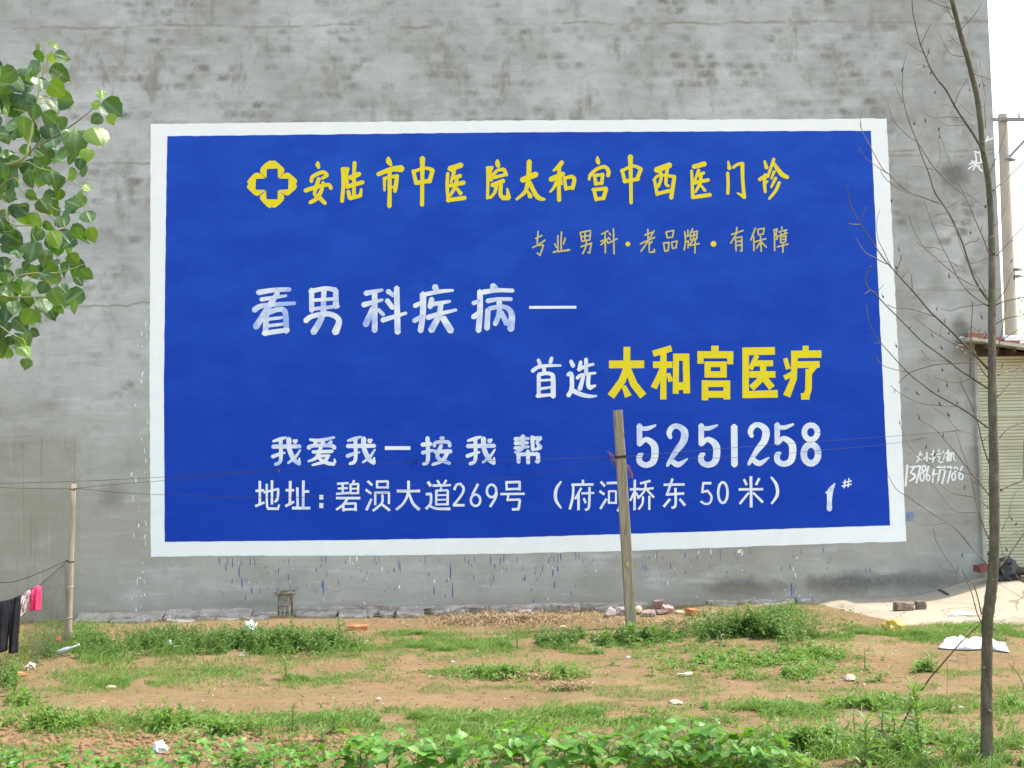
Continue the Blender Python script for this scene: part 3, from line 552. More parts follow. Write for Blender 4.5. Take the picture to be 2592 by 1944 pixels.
strokes(mb, H_, ell(1180, 520, 30, 66, 16), split=181, smooth=False, cap='n', thin=0.28)
mb.build('character', white_m, sign, attr='thin')
mb = Row([1360+1925/2.5136])
strokes(mb, H_, "1892,462,8 1864,510,36 1858,570,32 1858,628,34; 1835,522,10 1870,498,22", thin=0.7)
strokes(mb, H_, "1958,440,9 1952,490,9; 1982,430,9 1976,484,9; 1945,457,9 1998,446,9; 1938,479,9 1996,467,9", thin=0.1)
mb.build('character', white_m, sign, attr='thin')
# runs and splashes of blue and white paint below and beside the panel
drip_m = simple('blue_drips', (0.04, 0.085, 0.33), (0.12, 0.16, 0.35), 5, 0.6, bump=0)
drw_m = simple('white_drips', (0.82, 0.82, 0.82), (0.70, 0.71, 0.71), 5, 0.6, bump=0)
def drip(mb, px, py, l, w_, sl=0.0, off=0.003):
    mb.add([wp(px, py-l/2, off), wp(px-w_/2+sl*.3, py-l*.1, off), wp(px-w_*.55+sl*.7, py+l*.25, off), wp(px+sl, py+l/2, off), wp(px+w_*.55+sl*.7, py+l*.2, off), wp(px+w_/2+sl*.3, py-l*.15, off)], [(0, 1, 2, 3, 4, 5)])
mb = MB(); mw = MB(); rr = random.Random(3)
cl = [(575, 1440), (605, 1465), (608, 1480), (650, 1490), (660, 1515), (725, 1450), (720, 1430), (690, 1510), (805, 1465), (810, 1440), (800, 1498), (815, 1415), (970, 1425), (1010, 1420), (1100, 1480), (1105, 1425), (1120, 1510), (1192, 1435), (1205, 1470), (1196, 1420), (1255, 1440), (1270, 1430), (1335, 1465), (1332, 1440), (1332, 1500), (1370, 1455), (1390, 1450), (1390, 1500), (1392, 1430), (1375, 1440), (1335, 1490), (1622, 1415), (1635, 1440), (1640, 1420), (1700, 1475), (1695, 1440), (1645, 1525), (1660, 1528), (1990, 1430), (1985, 1450), (2000, 1470), (2004, 1508), (1996, 1505), (1870, 1430), (2190, 1430), (2200, 1440)]
for x, y in cl:
    for _ in range(rr.choice((1, 1, 2))):
        drip(mb, x+rr.gauss(0, 9), max(1414, y+rr.gauss(0, 16)), rr.uniform(6, 24), rr.uniform(1.1, 3.0), rr.uniform(-2, 3))
for _ in range(95):
    x = rr.uniform(560, 2215); y0 = 1412-max(0, x-900)*0.026
    drip(mb, x, y0+8+abs(rr.gauss(0, 45)), rr.uniform(3, 14), rr.uniform(0.7, 1.9), rr.uniform(-1.5, 2))
for _ in range(26):
    x = rr.uniform(560, 2215); drip(mb, x, 1411-max(0, x-900)*0.026+rr.uniform(8, 16), rr.uniform(18, 34), rr.uniform(1.0, 1.8), rr.uniform(-1, 2))
for x, y, l in ((605, 1440, 40), (612, 1470, 34), (555, 1415, 20), (1140, 1440, 55), (1145, 1490, 45), (1098, 1490, 30), (2003, 1490, 40), (1012, 1430, 30), (818, 1480, 50)): drip(mb, x, y+4, l, 2.6, 1)
mb.build('paint_drip', drip_m, sign)['kind'] = 'stuff'
for x, y, l in [(606, 1430, 22), (346, 1470, 26), (340, 1355, 12), (350, 1330, 12), (365, 1360, 14), (367, 1375, 16), (370, 1325, 14), (338, 1260, 22), (335, 1200, 14), (342, 1215, 18), (367, 1140, 16), (370, 1165, 14), (357, 890+60, 16), (370, 820, 18), (360, 845, 12), (374, 850, 16), (363, 945, 14), (359, 965, 12), (341, 1025, 8), (374, 1070, 8), (335, 1515, 10), (365, 1505, 8), (345, 1545, 18), (968, 1440, 14), (1010, 1485, 12), (1100, 1470, 12), (888, 1415, 30), (905, 1412, 20), (922, 1530, 18), (1658, 1410, 16), (1798, 1395, 20), (1692, 1475, 14), (1770, 1398, 10), (2008, 1440, 14), (2013, 1455, 14), (2015, 1412, 6), (1880, 1400, 14)]:
    drip(mw, x+rr.uniform(-2, 2), y, l, rr.uniform(1.6, 3.2), rr.uniform(-2, 2))
for _ in range(24): drip(mw, rr.gauss(362, 9), rr.uniform(780, 1560), rr.uniform(3, 9), rr.uniform(1, 2.4), rr.uniform(-1, 1))
for _ in range(40): drip(mw, rr.uniform(560, 2200), rr.uniform(1416, 1520), rr.uniform(3, 8), rr.uniform(1, 2.2), rr.uniform(-1, 1))
mw.add([wp(1868, 1392, .003), wp(1866, 1399, .003), wp(1874, 1400, .003), wp(1878, 1390, .003)], [(0, 1, 2, 3)])
mw.build('paint_drip', drw_m, sign)['kind'] = 'stuff'
mb = MB()
strokes(mb, (2290, 1290, 1.0), "4,9,3 14,8,4 24,10,2; 4,13,4 16,12,5 27,14,2; 4,18,4 14,17,5 25,19,3; 4,23,4 15,22,4 22,23,2; 5,27,3 13,27,3 24,28,1.5", dw=4, off0=.003)
mb.build('paint_smear', simple('blue_smear', (0.13, 0.18, 0.36), (0.24, 0.27, 0.36), 9, 0.7, bump=0), sign)

# ================================================================== SPRAYED TELEPHONE NUMBER ON THE BARE WALL
gr = empty('graffiti', at(2370, 1200)-np.array([0, .003, 0]), 'small white brushed phone number and characters on the bare wall right of the blue advertisement', 'graffiti')
mb = MB()
strokes(mb, I_, "830,400,34 800,500,34; 880,455,26 745,515,40; 790,520,30 780,590,40 730,650,26; 800,570,26 855,590,22; 975,410,34 975,620,44; 940,520,30 900,585,28; 1010,530,24 1050,560,30; 1070,470,34 1160,440,26; 1130,370,40 1125,560,40 1105,650,34; 1050,580,30 1180,530,26; 1265,350,34 1240,430,30; 1200,470,30 1330,440,26; 1220,520,30 1290,510,30; 1290,510,30 1240,600,30; 1250,620,34 1300,650,38 1350,630,34; 1350,385,30 1375,420,30; 1390,470,30 1360,590,30; 1470,360,44 1450,620,48; 1400,440,34 1500,420,30; 1420,540,34 1530,470,40; 1520,420,40 1490,620,40; 1560,420,34 1530,620,34; 1560,430,30 1600,420,28 1600,560,30 1640,610,24", dw=30, thin=0.0, off0=0.003)
strokes(mb, I_, "520,715,56 500,950,52 478,1195,46; 580,760,36 680,745,44; 690,750,44 590,890,40; 595,895,42 690,930,52 680,1010,54 560,1090,28; 700,750,40 820,735,48; 825,740,50 780,920,48 725,1130,44; 1015,735,44 975,900,46 960,990,46; 1150,800,42 1090,960,36; 1085,950,34 1215,910,36; 1140,830,36 1105,1110,44; 1190,780,40 1280,745,52; 1290,750,50 1260,930,46 1215,1130,42; 1340,770,40 1400,745,46; 1405,850,44 1330,1150,44; 1445,760,40 1540,750,46; 1550,760,46 1500,950,44 1455,1130,40; 1800,745,44 1740,880,44 1720,1000,40", dw=44, thin=0.0, off0=0.003)
strokes(mb, I_, ell(910, 790, 42, 62, 40)+"; "+ell(865, 980, 46, 105, 40)+"; "+ell(1005, 1010, 40, 62, 38)+"; "+ell(1650, 810, 40, 52, 38)+"; "+ell(1600, 980, 44, 85, 38)+"; "+ell(1770, 980, 46, 70, 36)+"; "+ell(1360, 790, 36, 36, 30), split=181, smooth=False, cap='n', off0=0.003)
mb.build('lettering', drw_m, gr, attr='thin')
sm = empty('paint_smear', at(2468, 410)-np.array([0, .003, 0]), 'ragged white paint smear high on the grey wall right of the advertisement', 'graffiti')
mb = MB(); Z2 = (1944, 0, 3.4136)
strokes(mb, Z2, "1730,1460 1790,1420 1850,1400; 1760,1390 1810,1440 1850,1480; 1790,1330 1800,1400 1770,1470; 1830,1310 1840,1390; 1780,1310 1850,1330; 1740,1420 1800,1390; 1880,1225 1900,1180; 1890,1215 1940,1195; 1820,1430 1830,1470", dw=15, off0=0.003)
Z4 = (2400, 800, 8.297)
strokes(mb, Z4, "230,470 270,440 330,450 350,490; 330,440 400,470 390,500; 170,650 210,650; 270,690 310,700; 350,790 380,750; 220,600 330,620", dw=22, off0=0.003)
mb.build('paint_stroke', drw_m, sm, attr='thin')
# ================================================================== GROUND
def axis(lo, hi, a, b, st):
    core = list(np.arange(a, b+1e-6, st)); left = []; x = a; d = st
    while x > lo: d *= 1.35; x -= d; left.append(max(x, lo))
    right = []; x = core[-1]; d = st
    while x < hi: d *= 1.35; x += d; right.append(min(x, hi))
    return np.array(left[::-1]+core+right)
gx = axis(-500, 500, -7.5, 8.6, 0.045); gy = axis(-300, 500, -9.6, 0.25, 0.045)
XX, YY = np.meshgrid(gx, gy); ZZ = gz(XX, YY)
V = np.stack([XX.ravel(), YY.ravel(), ZZ.ravel()], 1); nx, ny = len(gx), len(gy)
ii = np.arange(nx*ny).reshape(ny, nx)
F = np.stack([ii[:-1, :-1].ravel(), ii[:-1, 1:].ravel(), ii[1:, 1:].ravel(), ii[1:, :-1].ravel()], 1)
g = G('dry_earth', 0.95, 0.1); P = g.pos()
a = g.noise(P, 0.9, 7, 0.62); b = g.noise(g.xyz(g.m_('MULTIPLY', g.X, 1.4), g.m_('MULTIPLY', g.Y, 3.0)), 1.2, 7, 0.66); c3 = g.noise(g.xyz(g.m_('MULTIPLY', g.X, 0.6), g.Y, g.Z), 26, 7, 0.75)
c = g.mix(g.ss(a, 0.35, 0.65), (0.236, 0.149, 0.076), (0.284, 0.187, 0.099))
c = g.mix(g.ss(b, 0.52, 0.70, 0, 0.6), c, (0.317, 0.204, 0.103))
c = g.mix(g.ss(b, 0.45, 0.30, 0, 0.7), c, (0.205, 0.133, 0.068))
c = g.mix(g.ss(c3, 0.53, 0.66, 0, 0.75), c, (0.120, 0.070, 0.034))
c = g.mix(g.ss(c3, 0.45, 0.32, 0, 0.7), c, (0.386, 0.276, 0.161))
til = g.m_('MULTIPLY', g.ss(g.X, -0.5, -1.8), g.ss(g.Y, -7.7, -8.3))
c = g.mix(g.m_('MULTIPLY', til, 0.45), c, (0.195, 0.108, 0.055))
# greenish film of seedlings between the tufts
c = g.mix(g.m_('MULTIPLY', g.ss(g.noise(g.xyz(g.m_('MULTIPLY', g.X, 0.6), g.m_('MULTIPLY', g.Y, 1.5), 4.0), 1.5, 6, 0.65), 0.46, 0.62), 0.45), c, (0.165, 0.165, 0.06))
g.col(c).bump(g.m_('ADD', c3, g.m_('MULTIPLY', g.noise(P, 70, 4, 0.7), 0.6)), 0.9, 0.03)
ground = np_obj('ground', V, F, g.m, True); tag(ground, kind='structure')

# concrete apron in front of the shed, rising to its sill
g = G('pale_concrete', 0.9, 0.2); P = g.pos()
a = g.noise(P, 1.1, 7, 0.65); b = g.noise(P, 12, 6, 0.7)
c = g.mix(g.ss(a, 0.3, 0.7), (0.385, 0.315, 0.225), (0.335, 0.275, 0.20))
c = g.mix(g.ss(b, 0.54, 0.70, 0, 0.55), c, (0.24, 0.19, 0.13)); c = g.mix(g.ss(g.noise(g.xyz(g.X, g.Y, 8.0), 2.2, 5), 0.52, 0.70, 0, 0.6), c, (0.26, 0.22, 0.17))
cr = g.m_('ABSOLUTE', g.m_('SUBTRACT', g.noise(P, 0.7, 3, 0.5), 0.5)); c = g.mix(g.ss(cr, 0.009, 0.0, 0, 0.75), c, (0.13, 0.105, 0.08))
g.col(c).bump(b, 0.35, 0.015); concrete_m = g.m
edge = [(2030, 1526), (2075, 1552), (2125, 1577), (2200, 1581), (2260, 1586), (2340, 1580), (2440, 1577), (2520, 1580), (2620, 1577), (2800, 1576)]
fr = gnd([p[0] for p in edge], [p[1] for p in edge])
xs = np.linspace(fr[0][0], fr[-1][0], 150); yf = np.interp(xs, fr[:, 0], fr[:, 1])+0.04*vn(xs*5, xs*0, 3)
V = []; nrow = 28
for i, x in enumerate(xs):
    yb = -0.01 if x < 7.2 else 3.0
    for k in range(nrow):
        t = k/(nrow-1); y = yf[i]+(yb-yf[i])*t
        ed = float(sstep(0, .45, x-fr[0][0]-(y-fr[0][1])*-.15)); V.append((x, y, float(mound(x, min(y, -0.0)))-.012+0.042*ed+0.006*float(vn(x*2, y*2, 9))+(1-ed)*float(gz(x, y))))
for i, x in enumerate(xs): V.append((x, yf[i]-0.01, float(gz(x, yf[i]))-0.05))
F = [(i*nrow+k, (i+1)*nrow+k, (i+1)*nrow+k+1, i*nrow+k+1) for i in range(149) for k in range(nrow-1)]
n0 = 150*nrow; F += [(n0+i, n0+i+1, (i+1)*nrow, i*nrow) for i in range(149)]
pav = np_obj('pavement', V, F, concrete_m, True); tag(pav, kind='structure')

# ================================================================== SHED WITH ROLLER SHUTTER
g = G('shutter_paint', 0.5, 0.4); P = g.pos()
a = g.noise(P, 2.0, 5, 0.6); c = g.mix(g.ss(a, 0.3, 0.7), (0.43, 0.425, 0.305), (0.50, 0.50, 0.385))
c = g.mix(g.ss(g.noise(g.xyz(g.m_('MULTIPLY', g.X, 2.0), g.m_('MULTIPLY', g.Z, 12.0)), 1.0, 5), 0.55, 0.75, 0, 0.35), c, (0.26, 0.24, 0.14))
g.col(c); shutter_m = g.m
dark_m = simple('eave_shade_timber', (0.035, 0.025, 0.02), (0.075, 0.05, 0.04), 9, 0.85)  # timber coloured near black: the shade beneath the roof is in the colour
red_m = simple('red_brick_paint', (0.16, 0.075, 0.06), (0.25, 0.11, 0.085), 14, 0.85)
tin_m = simple('pale_roof_sheet', (0.40, 0.37, 0.31), (0.55, 0.52, 0.45), 6, 0.6, 0.4)
pvc_m = simple('white_pvc', (0.66, 0.60, 0.60), (0.74, 0.70, 0.70), 4, 0.45, 0.5, bump=0)
YS = -0.07
def sx(px, py): return at(px, py, YS)[0]
def sz(px, py): return at(px, py, YS)[2]
zb, zt = 0.27, sz(2500, 902); xl = sx(2469, 905)
shed = empty('shed', (xl+1.6, YS, zb), 'low shed with pale yellow roller shutter and dark eave beside the grey wall', 'shed')
mb = MB()
n = int((zt-zb)/0.046); z = zb; prof = []
for i in range(n):
    h = (zt-zb)/n; z0 = zb+i*h
    prof += [(z0, 0.0), (z0+h*.10, -0.008), (z0+h*.5, -0.013), (z0+h*.90, -0.011), (z0+h*.96, 0.004)] if i % 3 else [(z0, 0.004), (z0+h*.14, 0.010), (z0+h*.25, -0.010), (z0+h*.8, -0.012), (z0+h*.95, 0.006)]
vs = []; 
for zz, yy in prof: vs += [(xl+0.012, YS+yy, zz), (xl+1.5, YS+yy, zz)]
mb.add(vs, [(2*i, 2*i+1, 2*i+3, 2*i+2) for i in range(len(prof)-1)])
mb.build('roller_shutter', shutter_m, shed)
mb = MB(); mb.box((xl+.75, YS-0.005, sz(2530, 1050)), (1.48, 0.04, 0.03)); mb.build('shutter_rail', shutter_m, shed)
zrl = sz(2463, 850)
mb = MB(); mb.box((xl-0.006, YS+0.028, (zb+zrl)/2-0.05), (0.035, 0.08, zrl-zb+0.02))
mb.build('door_post', plaster_m, shed)

mb = MB(); mb.box((9.0+1.6, 2.3, zb+1.4), (5.0, 4.4, 2.9)); mb.build('wall', plaster_m, shed)
# eave sloping down to the right, overhanging toward the viewer
pA = at(2461, 853, YS-0.40); pB = at(2592, 872, YS-0.40); sl_ = (pB[2]-pA[2])/(pB[0]-pA[0])
mb = MB(); xe = pA[0]+4.2; ze = pA[2]+sl_*4.2; t_ = 0.045
mb.add([(pA[0], YS-0.40, pA[2]-t_), (xe, YS-0.40, ze-t_), (xe, YS-0.40, ze), (pA[0], YS-0.40, pA[2]), (pA[0], YS+0.055, pA[2]-t_+0.03), (xe, YS+0.055, ze-t_+0.03), (xe, YS+0.055, ze+0.03), (pA[0], YS+0.055, pA[2]+0.03)],
       [(0, 1, 2, 3), (5, 4, 7, 6), (3, 2, 6, 7), (1, 0, 4, 5), (0, 3, 7, 4), (2, 1, 5, 6)])
roof = mb.build('roof', tin_m, shed)
x1_ = xl+1.5; zf = lambda x: pA[2]+sl_*(x-pA[0])-t_-.004
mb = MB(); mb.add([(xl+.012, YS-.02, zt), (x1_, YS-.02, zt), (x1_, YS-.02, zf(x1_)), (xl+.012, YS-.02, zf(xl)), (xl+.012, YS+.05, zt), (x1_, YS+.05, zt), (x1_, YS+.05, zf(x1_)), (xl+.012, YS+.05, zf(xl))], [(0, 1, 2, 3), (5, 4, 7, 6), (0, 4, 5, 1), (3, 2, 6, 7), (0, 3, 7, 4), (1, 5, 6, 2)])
mb.build('fascia', dark_m, shed)  # dark strip below the eave, its colour painting in the shade there
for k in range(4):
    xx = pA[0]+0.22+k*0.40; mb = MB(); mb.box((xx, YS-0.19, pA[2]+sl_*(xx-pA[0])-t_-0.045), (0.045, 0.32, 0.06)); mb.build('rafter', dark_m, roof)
for k in range(5):
    xx = pA[0]+0.08+k*0.26; mb = MB(); mb.box((xx+0.12, YS-0.02+0.02*(k % 2), pA[2]+sl_*(xx-pA[0])+0.07-0.012*k), (0.235, 0.12, 0.075), Matrix.Rotation(-math.atan(sl_)*0.2, 3, 'Y')); mb.build('ridge_brick', red_m, roof, bevel=0.008)
mb = MB(); q0 = at(2541, 857, YS-0.05); q1 = at(2700, 856, YS-0.05); mb.tube([tuple(q0), tuple(q1)], 0.045, 12); mb.build('pipe', pvc_m, roof, smooth=True)

# things standing at the foot of the shutter
def crumple(name, c, s, mat, seed, parent=None, sub=3, k=0.35, f=2.2, flat=True, smooth=False, rot=0):
    bm = bmesh.new(); bmesh.ops.create_icosphere(bm, subdivisions=sub, radius=1.0); rn = random.Random(seed)
    o1 = [rn.uniform(-50, 50) for _ in range(3)]
    from mathutils import noise as mn
    for v in bm.verts:
        d = v.co.normalized(); q = d*f+Vector(o1)
        r_ = 1+k*mn.noise(q)+k*0.5*abs(mn.noise(q*2.3))+k*.3*mn.noise(q*5)
        v.co = d*r_
        if flat and v.co.z < -0.45: v.co.z = -0.45-0.04*mn.noise(q*3)
    me = bpy.data.meshes.new(name); 
    Mx = Matrix.Rotation(rot, 4, 'Z') @ Matrix.Diagonal((s[0], s[1], s[2], 1))
    bm.transform(Mx)
    bm.to_mesh(me); bm.free(); me.materials.append(mat)
    if smooth: me.shade_smooth()
    o = bpy.data.objects.new(name, me); C.objects.link(o); o.location = (c[0], c[1], c[2]+0.42*s[2])
    return o
def gp(px, py, pav_=False):
    q = g1(px, py); return q
black_m = simple('black_plastic', (0.012, 0.012, 0.014), (0.03, 0.03, 0.032), 14, 0.45, 0.5)
q = at(2548, 1452, -0.42); tag(crumple('bin_bag', (q[0], -0.42, 0.29), (0.16, 0.12, 0.20), black_m, 5, smooth=False, k=.6, f=2.6), 'black tied plastic sack slumped against the yellow shutter', 'bag')
e = empty('log', at(2578, 1447, -0.45), 'short dark log lying at the foot of the yellow shutter beside the black sack', 'log')
mb = MB(); q = at(2578, 1447, -0.45); mb.tube([(q[0]-.12, -.47, q[2]), (q[0], -.45, q[2]+.005), (q[0]+.14, -.46, q[2])], [0.05, 0.055, 0.05], 10)
mb.build('trunk', simple('log_bark', (0.03, 0.022, 0.02), (0.07, 0.05, 0.04), 20), e)
def brick(px, py, size, mat, label, rz=0.0, rx=0.0, Y=None, dz=0.0, cat='brick', seed=0, nm='brick'):
    q = g1(px, py) if Y is None else at(px, py, Y)
    if Y is not None: q = np.array([q[0], Y, max(q[2], float(gz(q[0], Y)))])
    mb = MB(); rn = random.Random(seed+int(px)); rm = Matrix.Rotation(rz, 3, 'Z') @ Matrix.Rotation(rx, 3, 'X')
    bm = bmesh.new(); bmesh.ops.create_cube(bm, size=1.0); bmesh.ops.subdivide_edges(bm, edges=bm.edges[:], cuts=3, use_grid_fill=True)
    for v in bm.verts:
        a = sum(abs(abs(t)-0.5) < 1e-4 for t in v.co)
        v.co = Vector([v.co[i]*size[i] for i in range(3)])
        j = 0.004 if a < 2 else 0.010
        v.co += Vector([rn.uniform(-j, j) for _ in range(3)])
        if a == 3: v.co *= rn.uniform(0.90, 0.99)
    for v in bm.verts: v.co = rm @ v.co
    me = bpy.data.meshes.new(nm); bm.to_mesh(me); bm.free(); me.materials.append(mat)
    o = bpy.data.objects.new(nm, me); C.objects.link(o); o.location = (q[0], q[1], q[2]+size[2]/2+dz)
    b = o.modifiers.new('bevel', 'BEVEL'); b.width = 0.004; b.segments = 1
    return tag(o, label, cat)
orange_m = simple('orange_brick', (0.50, 0.155, 0.065), (0.42, 0.19, 0.10), 16, 0.9)
mauve_m = simple('mauve_brick', (0.33, 0.235, 0.20), (0.22, 0.15, 0.13), 14, 0.9)
brown_m = simple('brown_block', (0.16, 0.11, 0.085), (0.24, 0.17, 0.135), 12, 0.9)
stone_m = simple('grey_rubble', (0.34, 0.29, 0.265), (0.23, 0.19, 0.175), 10, 0.92)
cream_m = simple('cream_stone', (0.52, 0.42, 0.31), (0.40, 0.31, 0.22), 10, 0.9)
brick(2492, 1453, (0.24, 0.16, 0.10), simple('dull_red', (0.17, 0.06, 0.05), (0.11, 0.04, 0.035), 14), 'dull red brick standing at the left foot of the yellow shutter', 0.2, Y=-0.42, dz=0.03)
brick(2288, 1552, (0.24, 0.115, 0.105), brown_m, 'brown brick lying on the pale concrete apron', 0.12, dz=0.036)
brick(2331, 1548, (0.12, 0.14, 0.10), simple('grey_brown_block', (0.17, 0.14, 0.11), (0.12, 0.10, 0.08), 12), 'chipped half brick butted against the brown brick on the concrete', -0.15, dz=0.036)
brick(905, 1594, (0.25, 0.12, 0.05), orange_m, 'flat orange brick in front of the cracked skirting, left of the wooden post', 0.10)
brick(1754, 1556, (0.115, 0.22, 0.075), orange_m, 'orange brick end-on at the wall foot, right of the rubble heap', 0.25)
brick(1690, 1553, (0.13, 0.12, 0.10), simple('spattered_brick', (0.50, 0.17, 0.09), (0.40, 0.33, 0.36), 22), 'pinkish orange half brick spattered with blue paint in the rubble', 0.5, 0.3)
brick(1643, 1560, (0.17, 0.13, 0.07), mauve_m, 'flat mauve slab of rubble just right of the wooden post', -0.25, 0.25)
brick(1672, 1556, (0.17, 0.11, 0.055), mauve_m, 'tilted mauve slab of rubble between the post and the orange half brick', 0.35, -0.3, dz=0.01)
brick(1664, 1545, (0.16, 0.05, 0.15), mauve_m, 'thin broken slab leaning upright against the wall foot in the rubble', 0.5, 0.45)
for px, py, s, lab, sd in ((1544, 1562, (0.075, 0.07, 0.09), 'grey pointed stone at the wall foot left of the wooden post', 1), (1578, 1556, (0.11, 0.08, 0.075), 'rounded pinkish stone at the wall foot partly behind the wooden post', 2),
    (1614, 1553, (0.06, 0.06, 0.075), 'small pale stone peeping out right of the wooden post', 3), (1330, 1556, (0.10, 0.06, 0.045), 'low grey stone half buried in the straw at the wall foot', 4),
    (1425, 1590, (0.055, 0.035, 0.022), 'small pale chip of plaster in the straw left of the wooden post', 6), (1720, 1552, (0.06, 0.05, 0.03), 'pale flat chip between the two orange bricks', 7)):
    q = g1(px, py); tag(crumple('stone', q, s, stone_m if sd not in (3, 6, 7) else cream_m, sd+40, sub=2, k=0.5, f=1.4), lab, 'stone')
for px, py, s, lab, sd, mt in ((2150, 1723, (0.055, 0.04, 0.04), 'cream stone on the bare earth left of the bare tree', 3, cream_m), (1712, 1783, (0.05, 0.03, 0.025), 'small cream pebble alone on the bare path, middle right', 4, cream_m),
    (1738, 1711, (0.075, 0.03, 0.025), 'sandy flat stone beside the low leafy patch', 5, cream_m), (958, 1774, (0.02, 0.02, 0.02), 'tiny pale pebble on the bare path left of centre', 6, cream_m), (280, 1742, (0.045, 0.03, 0.02), 'small tan clod on the grassy verge at left', 8, cream_m)):
    tag(crumple('stone', g1(px, py), s, mt, sd+70, sub=2, k=0.5, f=1.4), lab, 'stone')

# ================================================================== LITTER
g = G('white_plastic', 0.45, 0.4); g.col(g.mix(g.noise(g.n('TexCoord').outputs['Object'], 6, 4), (0.72, 0.72, 0.73), (0.84, 0.84, 0.85))); g.translucent((0.8, 0.8, 0.8), 0.25); wplastic = g.m
g = G('yellow_plastic', 0.4, 0.4); g.col(g.mix(g.ss(g.noise(g.n('TexCoord').outputs['Object'], 9, 4), .4, .6), (0.62, 0.42, 0.06), (0.72, 0.62, 0.22))); g.translucent((0.7, 0.5, 0.08), 0.3); yplastic = g.m
g = G('blue_grey_plastic', 0.3, 0.5); g.col(g.mix(g.noise(g.n('TexCoord').outputs['Object'], 8, 4), (0.26, 0.31, 0.32), (0.38, 0.42, 0.43))); bplastic = g.m
def sheet(name, pxpoly, mat, label, cat, h=0.05, seed=0, f=7.0):
    P = gnd([p[0] for p in pxpoly], [p[1] for p in pxpoly]); bm = bmesh.new()
    vs = [bm.verts.new((p[0], p[1], 0)) for p in P]; bm.faces.new(vs)
    bmesh.ops.triangulate(bm, faces=bm.faces[:]); 
    for _ in range(5):
        bmesh.ops.subdivide_edges(bm, edges=[e for e in bm.edges if e.calc_length() > 0.05], cuts=1)
        bmesh.ops.triangulate(bm, faces=bm.faces[:])
    o0 = P.mean(0)
    for v in bm.verts:
        x, y = v.co.x, v.co.y; r_ = abs(float(vn(x*f, y*f*0.8, seed)))+0.5*abs(float(vn(x*f*2.3, y*f*2.3, seed+1)))+.3*abs(float(vn(x*f*5, y*f*5, seed+2)))
        v.co.z = float(gz(x, y))+0.012+h*r_*(0.05 if v.is_boundary else 1.25)
        v.co -= Vector(o0)
    me = bpy.data.meshes.new(name); bm.to_mesh(me); bm.free(); me.materials.append(mat); me.shade_smooth()
    o = bpy.data.objects.new(name, me); C.objects.link(o); o.location = o0
    s_ = o.modifiers.new('thick', 'SOLIDIFY'); s_.thickness = 0.003
    return tag(o, label, cat)
sheet('plastic_sheet', [(2374, 1643), (2390, 1630), (2430, 1624), (2470, 1627), (2520, 1629), (2545, 1640), (2557, 1654), (2535, 1652), (2500, 1645), (2450, 1648), (2400, 1646)], wplastic, 'crumpled white plastic sheet lying on the earth behind the bare tree', 'plastic sheet', 0.042, 3, 11.0)
q = g1(2264, 1597); yb = tag(crumple('plastic_bag', q, (0.12, 0.09, 0.085), yplastic, 12, k=0.5, smooth=True, sub=4), 'crumpled yellow plastic bag in the grass at the edge of the concrete', 'plastic bag')
q = g1(634, 1612); tag(crumple('plastic_bag', (q[0], q[1], q[2]+.04), (0.065, 0.05, 0.10), wplastic, 31, k=0.6, f=2.6, sub=4, smooth=True), 'white crumpled plastic bag caught on the weeds below the blocked opening', 'plastic bag')
q = g1(405, 1905); tag(crumple('plastic_bag', q, (0.045, 0.035, 0.055), wplastic, 33, k=0.6, f=2.6, sub=4, smooth=False, rot=.5), 'small torn white bag among the beans in the left foreground', 'plastic bag')
q = g1(430, 1643); tag(crumple('plastic_bag', (q[0], q[1]-.03, q[2]+.05), (0.03, 0.025, 0.04), wplastic, 35, k=0.6, f=2.6, sub=3), 'faint white scrap of plastic deep in the tall weeds at left', 'plastic bag')
q = g1(78, 1694); tag(crumple('plastic_bag', q, (0.05, 0.04, 0.045), simple('dirty_paper', (0.62, 0.56, 0.48), (0.45, 0.36, 0.28), 12), 37, k=0.5, f=2.4, sub=3), 'dirty cream crumpled paper near the left edge of the field', 'litter')
q = g1(45, 1712); tag(crumple('plastic_bag', q, (0.085, 0.05, 0.03), simple('orange_wrapper', (0.60, 0.28, 0.12), (0.45, 0.20, 0.09), 14), 39, k=0.5, f=2.4, sub=3), 'flat orange wrapper near the left edge of the field', 'litter')
q = g1(615, 1662); tag(crumple('litter', q, (0.05, 0.03, 0.02), stone_m, 41, k=.4, sub=2), 'flat mauve shard at the front edge of the weeds below the opening', 'stone')
q = g1(163, 1626); tag(crumple('litter', (q[0]+.02, q[1]-.25, q[2]+.05), (0.03, 0.03, 0.035), simple('red_wrapper', (0.70, 0.12, 0.04), (0.6, 0.2, 0.1), 14), 43, k=.5), 'tiny red scrap at the foot of the netted post', 'litter')
q = g1(2430, 1565); tag(crumple('litter', (q[0], q[1], q[2]+.03), (0.14, 0.05, 0.035), wplastic, 45, k=.5), 'white plastic scrap on the concrete edge just left of the bare tree trunk', 'litter')
for px, py, lab, sd in ((2432, 1793, 'small white paper scrap on the earth left of the bare tree', 1), (1590, 1665, 'small white shell-like scrap on the bare strip before the pole', 2), (1210, 1575+75, 'pale paper twist at the edge of the grass mound', 3), (1145, 1677, 'grey plastic scrap on the earth below the grass mound', 4), (2268, 1649, 'bluish white scrap on the earth left of the white sheet', 5), (2187, 1737, 'tiny pink flower-like scrap on the path', 6)):
    mt = {4: bplastic, 5: bplastic, 6: simple('pink_scrap', (0.75, 0.3, 0.32), (0.7, 0.4, 0.4), 9)}.get(sd, wplastic)
    tag(crumple('litter', g1(px, py), (0.022, 0.014, 0.012) if sd != 6 else (.013, .013, .018), mt, sd+90, k=.6, sub=2), lab, 'litter')
bo = empty('bottle', g1(145, 1664), 'pale blue plastic bottle lying in the weeds at the left', 'bottle')
q = g1(145, 1664); a_ = Vector((0.97, 0.1, 0.32)).normalized()
